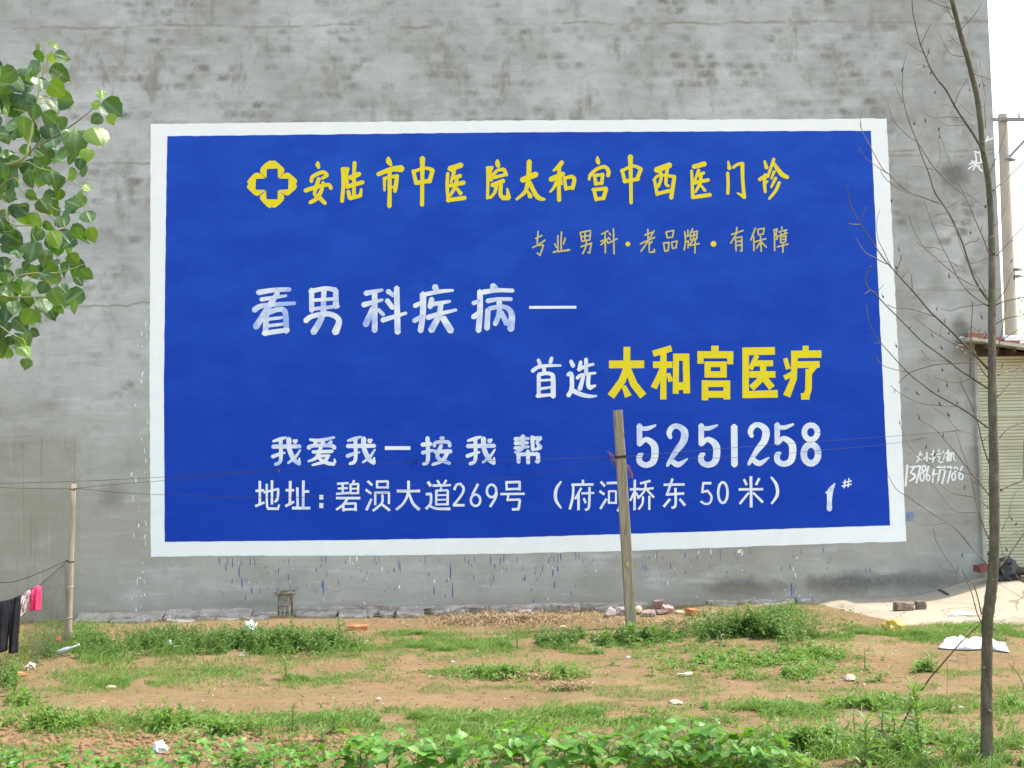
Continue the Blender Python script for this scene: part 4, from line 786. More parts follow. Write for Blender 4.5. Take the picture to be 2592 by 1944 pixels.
mb = MB(); L_ = [(0, .022), (.005, .028), (.10, .028), (.125, .024), (.15, .012), (.225, .011)]
mb.tube([Vector(q)+Vector((0, 0, .05))+a_*t for t, _ in L_], [r_ for _, r_ in L_], 12); bb_ = mb.build('bottle_body', bplastic, bo, smooth=True)
mb = MB(); mb.tube([Vector(q)+Vector((0, 0, .05))+a_*t for t in (.218, .245)], .016, 10); mb.build('cap', wplastic, bo)
st = empty('stick', at(2390, 1512, -1.2), 'short crooked dark stick lying on the concrete apron', 'stick')
P_ = [g1(x, y)+np.array([0, 0, .05]) for x, y in ((2377, 1508), (2385, 1510), (2393, 1514), (2402, 1518))]
mb = MB(); mb.tube(P_, [.018, .02, .016, .01], 6); mb.build('stem', simple('dark_stick', (0.05, 0.035, 0.025), (0.1, 0.075, 0.055), 25), st)

# ================================================================== UTILITY POLE BEHIND
YP = 9.0; conc_m = simple('pole_concrete', (0.46, 0.40, 0.335), (0.38, 0.325, 0.27), 6, 0.85, stretch=(1, 1, .3))
steel_m = simple('galvanised', (0.16, 0.155, 0.15), (0.24, 0.23, 0.22), 8, 0.55, 0.5, bump=0)
pt = at(2537.5, 290, YP); pm_ = at(2560, 845, YP); dirp = (pm_-pt)/(pm_[2]-pt[2]); pb = pt+dirp*(-pt[2]-0.3)
pole = empty('utility_pole', (pb[0], YP, 0), 'pale concrete utility pole with crossarm rising behind the shed', 'utility pole')
k_ = 1/(FPX/ (YP+16.1))
mb = MB(); mb.tube([tuple(pb), tuple(pt)], [0.175, 11.7*k_], 20); mb.build('pole', conc_m, pole, smooth=False)
mb = MB(); a0 = at(2512, 301, YP-.13); a1 = at(2700, 303, YP-.13); mb.box((a0+a1)/2, (a1[0]-a0[0], 0.07, 0.07)); arm = mb.build('crossarm', steel_m, pole)
for px in (2580, 2680):
    q = at(px, 296, YP-.13); mb = MB(); mb.tube([(q[0], q[1], q[2]), (q[0], q[1], q[2]+.05), (q[0], q[1], q[2]+.06), (q[0], q[1], q[2]+.10)], [.035, .035, .05, .03], 10); mb.build('insulator', pvc_m, arm)
mb = MB(); mb.tube([tuple(at(2556, 396, YP-.16)), tuple(at(2640, 306, YP-.16))], .028, 8); mb.build('brace', steel_m, pole)
for px, py in ((2549, 405), (2566, 683), (2567, 700)):
    q = at(px, py, YP); mb = MB(); mb.tube([(q[0], YP, q[2]-.02), (q[0], YP, q[2]+.02)], .145, 20, cap=True); mb.box((q[0]+.15, YP, q[2]), (.08, .05, .04)); mb.build('clamp', steel_m, pole)

# ================================================================== SQUARE POST IN FRONT OF THE SIGN
YQ = -2.25
oldwood = G('weathered_post', 0.85, 0.2); P = oldwood.n('TexCoord').outputs['Object']
P2 = oldwood.n('Mapping', {'Vector': P, 'Scale': (9, 9, 0.9)}).outputs[0]
n_ = oldwood.noise(P2, 3.0, 6, 0.65); c = oldwood.mix(oldwood.ss(n_, 0.3, 0.7), (0.235, 0.19, 0.125), (0.37, 0.315, 0.225))
c = oldwood.mix(oldwood.ss(oldwood.noise(P, 5, 5), 0.55, 0.75, 0, 0.4), c, (0.17, 0.14, 0.09)); cr_ = oldwood.noise(oldwood.n('Mapping', {'Vector': P, 'Scale': (40, 40, 1.2)}).outputs[0], 1.5, 4, .6); c = oldwood.mix(oldwood.ss(cr_, .58, .66, 0, .75), c, (0.07, 0.055, 0.035)); c = oldwood.mix(oldwood.ss(oldwood.noise(P, 2.2, 5), .5, .7, 0, .4), c, (0.36, 0.34, 0.29)); oldwood.col(c).bump(oldwood.m_('ADD', n_, cr_), 0.8, 0.02); oldwood = oldwood.m
b0 = at(1598, 1592, YQ); t0 = at(1563.5, 1038, YQ); ax = Vector(t0-b0); H_p = ax.length
b0v = Vector(b0); 
post = empty('wooden_post', (b0[0], YQ, b0[2]), 'tall square weathered wooden post with a small hole, leaning before the blue advertisement', 'post')
Q = ax.to_track_quat('Z', 'Y').to_matrix().to_4x4(); T = Matrix.Translation(b0v) @ Q
hh = H_p*(1-(1104-1038)/(1592-1038)); wb, wt = 0.064, 0.0545
def wd(z): return wb+(wt-wb)*z/H_p
def pbox(mb, z0, z1, xa0, xb0, xa1, xb1, ya=-1, yb=1):
    vs = [(xa0, ya*wd(z0), z0), (xb0, ya*wd(z0), z0), (xb0, yb*wd(z0), z0), (xa0, yb*wd(z0), z0), (xa1, ya*wd(z1), z1), (xb1, ya*wd(z1), z1), (xb1, yb*wd(z1), z1), (xa1, yb*wd(z1), z1)]
    mb.add([T @ Vector(v) for v in vs], [(3, 2, 1, 0), (4, 5, 6, 7), (0, 1, 5, 4), (1, 2, 6, 5), (2, 3, 7, 6), (3, 0, 4, 7)])
mb = MB(); zs = [-0.35, 0.8, 1.5, hh-0.03]; rn = random.Random(5)
offs = [rn.uniform(-.004, .004) for _ in range(12)]
# one lofted square trunk with rounded arrises, split round the mortise hole
def loft(mb, zs):
    n = 16; vs = []
    for z in zs:
        for k in range(n):
            a = 2*math.pi*k/n+math.pi/16; e = 0.22
            cx_ = math.copysign(abs(math.cos(a))**e, math.cos(a)); sy_ = math.copysign(abs(math.sin(a))**e, math.sin(a))
            wj = wd(z)*(1+0.03*float(vn(z*3+k*0.9, k*1.7, 2)))
            vs.append(T @ Vector((cx_*wj, sy_*wj, z)))
    m = len(zs); fs = [(i*n+k, i*n+(k+1) % n, (i+1)*n+(k+1) % n, (i+1)*n+k) for i in range(m-1) for k in range(n)]
    fs += [tuple(range(n-1, -1, -1)), tuple(range((m-1)*n, m*n))]; mb.add(vs, fs)
loft(mb, list(np.linspace(-0.35, hh-0.022, 14))); loft(mb, list(np.linspace(hh+0.022, H_p, 5)))
wv = wd(hh); pbox(mb, hh-0.0225, hh+0.0225, -wv*.98, -0.014, -wv*.98, -0.014, -.97, .97); pbox(mb, hh-0.0225, hh+0.0225, 0.026, wv*.98, 0.026, wv*.98, -.97, .97)
mb.build('pole', oldwood, post)
wire_m = simple('black_wire', (0.012, 0.011, 0.012), (0.035, 0.03, 0.03), 6, 0.6, 0.3, bump=0)
zw = H_p*(1-(1157-1038)/(1592-1038))
mb = MB()
for k in range(3):
    z = zw+(k-1)*0.011; w_ = wd(z)+.006
    mb.tube([T @ Vector(p) for p in ((-w_, -w_, z), (w_, -w_, z-.004), (w_, w_, z), (-w_, w_, z+.003), (-w_, -w_, z))], .005, 6)
mb.build('wire_wrap', wire_m, post)
rust_m = simple('rusty_rod', (0.30, 0.13, 0.085), (0.20, 0.085, 0.06), 30, 0.85)
mb = MB(); yb_ = YQ+wd(zw)+.015
for k in range(4):
    o = k*6-6; p0 = at(1537+k*4, 1146+k*7-4, yb_+.012*k); p1 = at(1592+k*3, 1180+k*7, yb_+.012*k); e1 = at(1600, 1200+k*3, yb_+.012*k)
    mb.tube([tuple(p0), tuple((p0+p1)/2+np.array([0, 0, .004])), tuple(p1), tuple(e1)], .0055, 6)
for px, py, l in ((1546, 1158, 16), (1556, 1168, 12), (1597, 1196, 12), (1590, 1198, 8)):
    p0 = at(px, py, yb_); p1 = at(px+2, py+l, yb_); p2 = at(px+4, py+l+2, yb_-.02); mb.tube([tuple(p0), tuple(p1), tuple(p2)], .006, 6)
mb.build('rusty_bracket', rust_m, post)
mb = MB(); q = at(1588, 1430, YQ-.07); mb.box(q, (.03, .022, .06)); lock = mb.build('padlock', simple('brass', (0.42, 0.36, 0.10), (0.35, 0.30, 0.12), 8, .5), post, bevel=.004)
mb = MB(); mb.tube([(q[0]-.01, q[1], q[2]+.03), (q[0]-.006, q[1], q[2]+.055), (q[0]+.006, q[1], q[2]+.055), (q[0]+.01, q[1], q[2]+.03)], .004, 6); mb.build('shackle', steel_m, lock)

# ================================================================== ROUND POST, NETTING AND WASHING AT THE LEFT
YL = -2.3
pole_m = simple('round_pole', (0.27, 0.205, 0.155), (0.40, 0.325, 0.26), 10, 0.85, stretch=(1, 1, .25))
lb = at(171, 1630, YL); lt = at(186.5, 1225, YL); lb[2] -= .15
lp = empty('wooden_post', (lb[0], YL, 0), 'thin round wooden pole at the left with washing line and netting tied to it', 'post')
mb = MB(); mb.tube([tuple(lb+(lt-lb)*t) for t in np.linspace(0, 1, 8)], [.043-.0115*t+.0015*math.sin(t*19) for t in np.linspace(0, 1, 8)], 12); mb.build('pole', pole_m, lp, smooth=True)
string_m = simple('pale_string', (0.55, 0.45, 0.35), (0.45, 0.36, 0.28), 9, .9, bump=0)
for py, m_ in ((1237, wire_m), (1408, wire_m), (1467, string_m), (1539, string_m)):
    t = (py-1225)/(1630-1225); c = lt+(lb-lt)*t; r_ = .034+.011*t
    mb = MB(); mb.tube([(c[0]+r_*math.cos(a), YL+r_*math.sin(a), c[2]+.004*math.cos(a)) for a in np.linspace(0, 2*math.pi, 17)], .0055 if m_ is wire_m else .004, 6); mb.build('tie', m_, lp)
def cable(pl, label, r_=.0027, name='cable', mat=wire_m):
    P = [at(x, y, Y) for x, y, Y in pl]; Pn = catmull([tuple(p)for p in P], 5)
    o = empty(name, Pn[len(Pn)//2], label, 'cable'); mb = MB(); mb.tube(Pn, r_, 6); mb.build('strand', mat, o); return o
def Yb(x): return YL+(YQ-YL)*(x-187)/(1560-187)
cable([(-60, 1226, YL-.05), (0, 1224, YL-.05), (187, 1218.5, YL-.02), (378, 1209.5, YL), (648, 1192.5, Yb(648)), (870, 1178, Yb(870)), (1126, 1168, Yb(1126)), (1307, 1164.5, Yb(1307)), (1420, 1161, Yb(1420)), (1552, 1157, YQ+.07)], 'upper black wire crossing the lower part of the advertisement up to the square post')
cable([(192, 1236, YL), (293, 1226, Yb(293)+.03), (416, 1216.5, Yb(416)+.04), (648, 1195, Yb(648)+.05), (715, 1189, Yb(715)+.05)], 'short wire rising from the round pole to join the upper wire')
cable([(194, 1236, YL), (293, 1246, Yb(293)), (416, 1252.5, Yb(416)), (648, 1258.5, Yb(648)), (844, 1256.5, Yb(844)), (1054, 1239, Yb(1054)), (1162, 1228, Yb(1162)), (1307, 1206, Yb(1307)), (1420, 1188, Yb(1420)), (1555, 1158, YQ+.08)], 'lower sagging black wire from the round pole to the square post')
cable([(-60, 1234, YL-.02), (0, 1234.5, YL), (90, 1236.5, YL), (182, 1237.5, YL)], 'black wire running left out of view from the top of the round pole')
cable([(1578, 1156, YQ+.05), (1758, 1141, -1.8), (1996, 1123, -1.05), (2240, 1105.5, -.3), (2350, 1097, -.1), (2445, 1088, .02)], 'upper wire from the square post to its hook on the grey wall')
cable([(1578, 1158, YQ+.06), (1650, 1159, -2.05), (1758, 1159.5, -1.8), (1877, 1157, -1.4), (2036, 1143.5, -.9), (2240, 1125, -.35), (2344, 1108, .02)], 'lower wire from the square post to the grey wall')
kn = MB(); q = at(706, 1191, Yb(706)); kn.box(q, (.02, .015, .03)); tag(kn.build('wire_knot', simple('knot', (0.2, 0.12, 0.08), (0.1, 0.07, 0.05), 9), org=q), 'small brown knot of twine hanging on the upper wire', 'knot')
def Yc(x): return YL-2.3*(172-x)/172
cable([(172, 1417, YL), (130, 1437, Yc(130)), (100, 1450, Yc(100)), (45, 1470, Yc(45)), (0, 1475, Yc(0)), (-60, 1470, Yc(-60))], 'upper sagging black line left of the round pole', .004, 'washing_line')
cable([(172, 1418, YL), (140, 1447, Yc(140)), (100, 1481, Yc(100)), (75, 1493, Yc(75)), (52, 1506, Yc(52)), (22, 1519, Yc(22)), (0, 1524, Yc(0)), (-60, 1532, Yc(-60))], 'lower sagging line carrying the washing left of the round pole', .004, 'washing_line')
# netting hung from the line to the ground
net = empty('netting', (lb[0]-.6, YL-.8, 0), 'sagging dark wire netting hung between the round pole and the washing line', 'netting')
topx = np.array([172, 165, 140, 118, 100, 75, 52, 22, 0, -60]); topy = np.array([1412, 1420, 1447, 1467, 1481, 1493, 1506, 1519, 1524, 1532])
def netp(u, v):
    px = 172-u*112; q0 = at(px, np.interp(px, topx[::-1], topy[::-1]), Yc(px)+.10); q1 = np.array([q0[0]+.10*v, q0[1], float(gz(q0[0], q0[1]))+.03])
    q = q0+(q1-q0)*v; q = q+np.array([0, .05*math.sin(u*9+v*5), 0]); return tuple(q)
mb = MB()
for s_ in (-1, 1):
    for k in range(-22, 52):
        pts = []
        for i in range(13):
            v = i/12; u = k/34+s_*v*0.60*(1 if s_ < 0 else 1)
            if 0 <= u <= 1: pts.append(netp(u, v))
        if len(pts) > 2: mb.tube(pts, .0016, 3, cap=False)
mb.build('mesh_strands', simple('net_wire', (0.10, 0.085, 0.06), (0.16, 0.14, 0.11), 4, .8, bump=0), net)
# washing
def cloth(name, top, bot, Yf, mat, label, cat, th=.03, nfold=5, seed=0, parent=None, nx_=24, ny_=22):
    rn = random.Random(seed); ph = rn.uniform(0, 6); vs = []
    for side in (0, 1):
        for j in range(ny_+1):
            v = j/ny_
            for i in range(nx_+1):
                u = i/nx_
                x0 = np.interp(u, [t[0] for t in top], [t[1] for t in top]); y0 = np.interp(u, [t[0] for t in top], [t[2] for t in top])
                x1 = np.interp(u, [t[0] for t in bot], [t[1] for t in bot]); y1 = np.interp(u, [t[0] for t in bot], [t[2] for t in bot])
                px = x0+(x1-x0)*v; py = y0+(y1-y0)*v; q = at(px, py, Yf)
                bow = math.sqrt(max(0, 1-(2*u-1)**2)); d = th*(0.25+.75*bow)*(0.35+.65*min(1, v*4))
                fold = .018*math.sin(u*nfold*6.28+ph+v*1.5)*(.3+v*.7)+.008*float(vn(u*9, v*7, seed))
                vs.append((q[0], Yf+(-d if side == 0 else d)+fold, q[2]))
    n1 = (nx_+1)*(ny_+1); idx = lambda s_, j, i: s_*n1+j*(nx_+1)+i; fs = []
    for j in range(ny_):
        for i in range(nx_):
            fs.append((idx(0, j, i), idx(0, j, i+1), idx(0, j+1, i+1), idx(0, j+1, i))); fs.append((idx(1, j, i+1), idx(1, j, i), idx(1, j+1, i), idx(1, j+1, i+1)))
        fs.append((idx(1, j, 0), idx(0, j, 0), idx(0, j+1, 0), idx(1, j+1, 0))); fs.append((idx(0, j, nx_), idx(1, j, nx_), idx(1, j+1, nx_), idx(0, j+1, nx_)))
    for i in range(nx_):
        fs.append((idx(1, 0, i), idx(1, 0, i+1), idx(0, 0, i+1), idx(0, 0, i))); fs.append((idx(0, ny_, i), idx(0, ny_, i+1), idx(1, ny_, i+1), idx(1, ny_, i)))
    mb = MB(); mb.add(vs, fs)
    if parent is not None: return mb.build(name, mat, parent, smooth=True)
    o = mb.build(name, mat, org=vs[0], smooth=True); return tag(o, label, cat)
hot_m = simple('hot_pink_cotton', (0.72, 0.035, 0.115), (0.80, 0.06, 0.16), 12, .85, bump=0)
g = G('pale_pink_print', .9, .1); p = g.n('TexCoord').outputs['Object']; c = g.mix(g.ss(g.noise(p, 16, 3), .5, .56), (0.72, 0.56, 0.56), (0.42, 0.26, 0.30)); g.col(c); print_m = g.m
blk_m = simple('black_cotton', (0.016, 0.014, 0.017), (0.032, 0.028, 0.033), 10, .9, .1, bump=0)
cloth('towel', [(0, 76, 1494), (.75, 96, 1481), (1, 105, 1487)], [(0, 72, 1549), (.15, 84, 1544), (1, 101, 1545)], Yc(86), hot_m, 'bright pink shirt folded over the washing line', 'clothing', .04, 2, 1)
cloth('blouse', [(0, 52, 1507), (.8, 74, 1494), (1, 79, 1500)], [(0, 46, 1560), (.6, 56, 1560), (1, 66, 1530)], Yc(62), print_m, 'pale pink patterned blouse on the washing line beside the black trousers', 'clothing', .04, 3, 2)
tr = empty('trousers', at(20, 1520, Yc(22)), 'black trousers hanging from the washing line at the left edge', 'clothing')
cloth('trouser_leg', [(0, 21, 1519), (1, 53, 1507)], [(0, 24, 1652), (1, 42, 1652)], Yc(26), blk_m, '', '', .045, 2, 3, tr)
cloth('trouser_leg', [(0, -22, 1526), (1, 26, 1517)], [(0, -10, 1652), (1, 16, 1648)], Yc(26)-.05, blk_m, '', '', .05, 2, 4, tr)
e2 = tr.copy(); C.objects.link(e2); 
for o in list(tr.children):
    c_ = o.copy(); C.objects.link(c_); c_.parent = e2
e2.location = tr.location+Vector((-.30, -.22, -.02)); tag(e2, 'second dark garment mostly out of view at the far left of the washing line', 'clothing')
# ================================================================== VEGETATION
leaf_weed = leafmat('weed_leaf', (0.070, 0.140, 0.026), (0.145, 0.235, 0.050), (0.20, 0.36, 0.04), .30)
leaf_light = leafmat('fresh_weed_leaf', (0.105, 0.215, 0.030), (0.19, 0.315, 0.058), (0.30, 0.50, 0.05), .33)
leaf_bean = leafmat('bean_leaf', (0.080, 0.205, 0.024), (0.175, 0.345, 0.058), (0.27, 0.55, 0.035), .32, .42, .4, (0.20, 0.31, 0.07))
grass_m = leafmat('grass_blade', (0.110, 0.215, 0.036), (0.235, 0.360, 0.090), (0.28, 0.46, 0.06), .33, .55, .25, (0.30, 0.25, 0.11))
stem_m = simple('green_stem', (0.10, 0.16, 0.045), (0.16, 0.20, 0.07), 20, .7, bump=0)
straw_m = leafmat('dry_straw', (0.36, 0.235, 0.125), (0.54, 0.40, 0.25), (0.4, 0.3, 0.18), .1, .85, .1, (0.20, 0.12, 0.07))

def np_leaves(B, D, L, W, droop, fold=0.25, tw=None):
    """five-vertex folded leaves, vectorised: base B, direction D, length L, width W"""
    n = len(B); D = D/np.linalg.norm(D, axis=1, keepdims=True)
    up = np.tile([0, 0, 1.0], (n, 1)); S = np.cross(D, up); S /= np.maximum(np.linalg.norm(S, axis=1, keepdims=True), 1e-4)
    if tw is not None:
        Nn = np.cross(S, D); S = S*np.cos(tw)[:, None]+Nn*np.sin(tw)[:, None]
    Nn = np.cross(S, D)
    m = B+D*(L*.48)[:, None]; tip = B+D*L[:, None]-np.stack([0*L, 0*L, droop*L], 1)
    ml = m+S*(W*.5)[:, None]+Nn*(W*fold)[:, None]; mr = m-S*(W*.5)[:, None]+Nn*(W*fold)[:, None]
    V = np.stack([B, ml, m, mr, tip], 1).reshape(-1, 3)
    o = np.arange(n)[:, None]*5
    F = np.concatenate([o+np.array([[0, 1, 2]]), o+np.array([[0, 2, 3]]), o+np.array([[1, 4, 2]]), o+np.array([[2, 4, 3]])], 0)
    return V, F
def blades(B, H, W, lean, az):
    """three-segment curved grass blades"""
    n = len(B); d = np.stack([np.cos(az), np.sin(az), 0*az], 1); s_ = np.stack([-np.sin(az+1.1), np.cos(az+1.1), 0*az], 1)
    out = []
    for t, w_ in ((0, 1), (.45, .8), (.8, .5)):
        c = B+d*(lean*H*t*t)[:, None]+np.stack([0*H, 0*H, H*t*(1-.25*lean*t)], 1)
        out += [c+s_*(W*w_*.5)[:, None], c-s_*(W*w_*.5)[:, None]]
    tip = B+d*(lean*H)[:, None]+np.stack([0*H, 0*H, H*(1-.3*lean)], 1)
    V = np.stack(out+[tip], 1).reshape(-1, 3); o = np.arange(n)[:, None]*7
    q = [[0, 1, 3], [0, 3, 2], [2, 3, 5], [2, 5, 4], [4, 5, 6]]
    return V, np.concatenate([o+np.array([k]) for k in q], 0)
def patch(cx, cy, rx, ry, n, edge=.35, clump=0.0):
    """scatter n points in a ground patch given by its outline in the photograph"""
    r_ = np.abs(RS.randn(n))*.62; a = RS.rand(n)*2*np.pi
    r_ = r_*(1+edge*vn(np.cos(a)*2+cx*.01, np.sin(a)*2+cy*.01, 7))
    P = gnd(cx+rx*r_*np.cos(a), cy+ry*r_*np.sin(a))
    if clump:
        k = vn(P[:, 0]*3.2, P[:, 1]*3.2, 12)+.5*vn(P[:, 0]*8, P[:, 1]*8, 13); P = P[k > clump-.6]
    return P
on_pav = lambda P: (P[:, 0] > fr[0][0]) & (P[:, 1] > np.interp(P[:, 0], fr[:, 0], fr[:, 1])-.01)

# ---- grass: patches (cx, cy, rx, ry, blades, height)
GV, GF, nv = [], [], 0
grass = [(250, 1655, 260, 60, 5200, .20), (560, 1640, 360, 32, 7000, .22), (180, 1600, 110, 28, 2600, .20), (300, 1725, 210, 26, 5200, .10), (520, 1700, 260, 22, 3000, .07), (760, 1720, 150, 18, 3000, .08), (900, 1640, 130, 22, 3200, .10),
 (1110, 1640, 160, 27, 9000, .12), (1060, 1605, 130, 12, 3200, .09), (1300, 1628, 130, 22, 5200, .11), (1430, 1625, 120, 22, 4200, .13), (1560, 1640, 120, 16, 3600, .09), (1720, 1612, 130, 18, 4200, .12), (1900, 1590, 150, 38, 5200, .24), (1990, 1545, 60, 14, 1500, .12), (2160, 1605, 160, 22, 5200, .11), (2330, 1612, 120, 18, 4200, .10), (2450, 1592, 140, 12, 4200, .10), (2600, 1600, 120, 22, 4600, .12),
 (1150, 1700, 110, 8, 1500, .06), (980, 1690, 90, 10, 1300, .05), (1270, 1712, 140, 20, 2600, .08), (1500, 1655, 140, 6, 900, .06), (1860, 1680, 260, 26, 3200, .07), (1600, 1700, 160, 14, 1500, .06),
 (130, 1825, 140, 26, 2600, .11), (470, 1832, 160, 22, 3600, .12), (780, 1825, 200, 18, 3000, .09), (1060, 1825, 260, 20, 6000, .12), (1180, 1850, 220, 22, 5000, .10), (1500, 1808, 130, 14, 2400, .10), (1650, 1828, 220, 14, 2600, .09), (1960, 1800, 150, 18, 3600, .11), (2100, 1790, 160, 16, 2400, .12), (2320, 1790, 90, 14, 1000, .10), (2060, 1880, 160, 36, 2600, .16), (2300, 1900, 220, 46, 4200, .16), (2560, 1905, 90, 40, 2200, .16), (1250, 1890, 240, 26, 3200, .10), (2560, 1790, 60, 20, 600, .08), (700, 1895, 180, 40, 1600, .10), (2000, 1930, 500, 30, 3600, .14)]
for cx_, cy_, rx_, ry_, n, h in grass:
    P = patch(cx_, cy_, rx_*1.25, ry_*1.2, int(n*1.08), .4, 0.42); P = P[~on_pav(P)]; n = len(P)
    H = h*(.22+.62*RS.rand(n)**1.5); Wd = (.0050+.0050*RS.rand(n))*(1.7 if cy_ > 1780 else 1.0)
    v, f = blades(P-np.array([0, 0, .005]), H, Wd,   .45+1.1*RS.rand(n), RS.rand(n)*6.283); GV.append(v); GF.append(f+nv); nv += len(v)
# thin stubble over the bare earth, in streaks
P = gnd(RS.uniform(-40, 2640, 170000), RS.uniform(1590, 1960, 170000))
k = vn(P[:, 0]*.8, P[:, 1]*2.0, 21)+.6*vn(P[:, 0]*3, P[:, 1]*4, 22)+.4*vn(P[:, 0]*9, P[:, 1]*9, 23)
P = P[(k > .47) & ~on_pav(P)]; n = len(P); print('stubble', n)
v, f = blades(P, .018+.05*RS.rand(n)**2, .003+.003*RS.rand(n), .5+.9*RS.rand(n), RS.rand(n)*6.283); GV.append(v); GF.append(f+nv); nv += len(v)
o = np_obj('grass', np.concatenate(GV), np.concatenate(GF), grass_m); tag(o, 'short green grass growing in patches over the brown earth', 'grass', kind='stuff')

# ---- mixed leafy weeds that read as one mass: (cx, cy, rx, ry, plants, height, leaf length, kind)
def weed_mass(name, spec, mat, label):
    VV, FF, nn = [], [], 0
    for cx_, cy_, rx_, ry_, n, h, ll, wr in spec:
        P = patch(cx_, cy_, rx_, ry_, n, .35, .15); P = P[~on_pav(P)]
        for p in P:
            hh_ = h*random.uniform(.45, 1.15); m = int(9+hh_*42); t = RS.rand(m)**.8
            tilt = RS.normal(0, .16, 2); az = np.arange(m)*2.4+RS.rand()*6; el = .9-1.1*(1-t)+RS.normal(0, .25, m)
            B = p+np.stack([tilt[0]*hh_*t, tilt[1]*hh_*t, hh_*t], 1)
            D = np.stack([np.cos(az)*np.cos(el), np.sin(az)*np.cos(el), np.sin(el)], 1)
            L = ll*(.6+.6*RS.rand(m))*(1.15-.5*t)
            v, f = np_leaves(B, D, L, L*wr, .15+.4*RS.rand(m), .2, RS.normal(0, .4, m)); VV.append(v); FF.append(f+nn); nn += len(v)
    o = np_obj(name, np.concatenate(VV), np.concatenate(FF), mat); tag(o, label, 'weeds', kind='stuff'); return o
weed_mass('weeds', [(420, 1635, 220, 26, 552, 0.21, 0.069, .24), (620, 1640, 154, 22, 322, 0.19, 0.074, .26), (720, 1645, 132, 18, 252, 0.23, 0.083, .28), (820, 1640, 88, 16, 149, 0.18, 0.083, .26), (250, 1645, 154, 34, 368, 0.18, 0.055, .24), (120, 1660, 132, 40, 149, 0.17, 0.051, .24), (30, 1730, 88, 40, 126, 0.19, 0.064, .28),
 (1900, 1610, 198, 28, 529, 0.26, 0.078, .26), (1970, 1590, 110, 24, 149, 0.23, 0.074, .26), (1800, 1620, 77, 16, 69, 0.14, 0.064, .3), (1460, 1628, 143, 18, 229, 0.14, 0.078, .28), (1600, 1622, 99, 16, 138, 0.15, 0.092, .22), (1690, 1610, 66, 14, 34, 0.11, 0.074, .26)], leaf_weed, 'dark band of leafy weeds along the foot of the wall')
weed_mass('ground_cover', [(1880, 1672, 250, 28, 520, .06, .055, .42), (2060, 1660, 120, 24, 190, .08, .055, .4), (1980, 1712, 170, 16, 190, .09, .06, .3), (1280, 1715, 120, 16, 120, .10, .07, .26), (1420, 1712, 90, 18, 70, .10, .075, .22), (1200, 1706, 60, 8, 40, .07, .07, .26), (130, 1835, 150, 30, 150, .13, .06, .36), (420, 1840, 90, 22, 80, .14, .07, .36), (560, 1860, 100, 26, 60, .13, .06, .4), (2190, 1790, 120, 16, 90, .10, .065, .3), (2340, 1700, 30, 9, 22, .10, .09, .24), (2210, 1725, 60, 9, 26, .09, .05, .3), (1660, 1820, 90, 10, 40, .09, .06, .3), (2300, 1910, 200, 34, 120, .16, .07, .3), (2030, 1900, 120, 34, 80, .16, .08, .28), (60, 1780, 60, 20, 40, .12, .06, .34), (2560, 1790, 40, 16, 16, .10, .06, .3), (1780, 1790, 30, 6, 10, .07, .05, .3)], leaf_light, 'low light green creeping weeds between grass and bare earth')

# ---- straw at the foot of the wall
P = patch(1290, 1572, 270, 17, 5200, .3); P2 = patch(1700, 1580, 150, 12, 700, .3); P = np.concatenate([P, P2, patch(480, 1600, 220, 12, 500), patch(1330, 1718, 170, 14, 240), patch(1440, 1745, 60, 6, 160)]); P = P[P[:, 1] < -.12]; n = len(P)
az = RS.rand(n)*6.283; el = RS.normal(.12, .28, n); D = np.stack([np.cos(az)*np.cos(el), np.sin(az)*np.cos(el), np.sin(el)], 1)
v, f = np_leaves(P+np.stack([0*az, 0*az, .01+.04*RS.rand(n)], 1), D, .06+.10*RS.rand(n), .006+.008*RS.rand(n), .2*RS.rand(n))
tag(np_obj('straw', v, f, straw_m), 'dry brown straw and dead leaves heaped along the wall foot', 'straw', kind='stuff')
# ---- crumbs of soil, pebbles
def crumbs(name, P, s, mat, label, cat):
    base = np.array([(0, 0, 1), (.9, 0, .35), (.28, .86, .3), (-.73, .53, .4), (-.73, -.53, .3), (.28, -.86, .38), (.6, .4, -.5), (-.4, .6, -.5), (-.5, -.5, -.5), (.5, -.5, -.5)])
    fc = np.array([(0, 1, 2), (0, 2, 3), (0, 3, 4), (0, 4, 5), (0, 5, 1), (1, 6, 2), (2, 6, 7), (2, 7, 3), (3, 7, 8), (3, 8, 4), (4, 8, 9), (4, 9, 5), (5, 9, 1), (1, 9, 6)])
    n = len(P); V = base[None]*(1+.35*RS.randn(n, 10, 1)*.6)*s[:, None, None]*np.array([1, 1, .7]); a = RS.rand(n)*6.28
    ca, sa = np.cos(a)[:, None], np.sin(a)[:, None]; V = np.stack([V[..., 0]*ca-V[..., 1]*sa, V[..., 0]*sa+V[..., 1]*ca, V[..., 2]], -1)+P[:, None, :]
    F = (np.arange(n)[:, None, None]*10+fc[None]).reshape(-1, 3)
    tag(np_obj(name, V.reshape(-1, 3), F, mat), label, cat, kind='stuff')
clod_m = simple('soil_clod', (0.255, 0.148, 0.076), (0.185, 0.104, 0.052), 14, .95)
P = np.concatenate([patch(200, 1880, 360, 44, 1500, .3, .2), patch(560, 1880, 160, 44, 700, .3, .2), patch(800, 1880, 200, 28, 700, .3, .2), gnd(RS.uniform(0, 2592, 1700), RS.uniform(1640, 1940, 1700))])
crumbs('soil_clods', P, np.concatenate([.006+.034*RS.rand(len(P)-1700)**2.6, .004+.016*RS.rand(1700)**3]), clod_m, 'crumbled clods of reddish brown tilled soil', 'soil')
P = gnd(RS.uniform(0, 2592, 420), RS.uniform(1590, 1930, 420)); P = P[~on_pav(P)]
crumbs('pebbles', P, .004+.010*RS.rand(len(P))**2, cream_m, 'scattered pale pebbles and chips on the bare earth', 'pebbles')
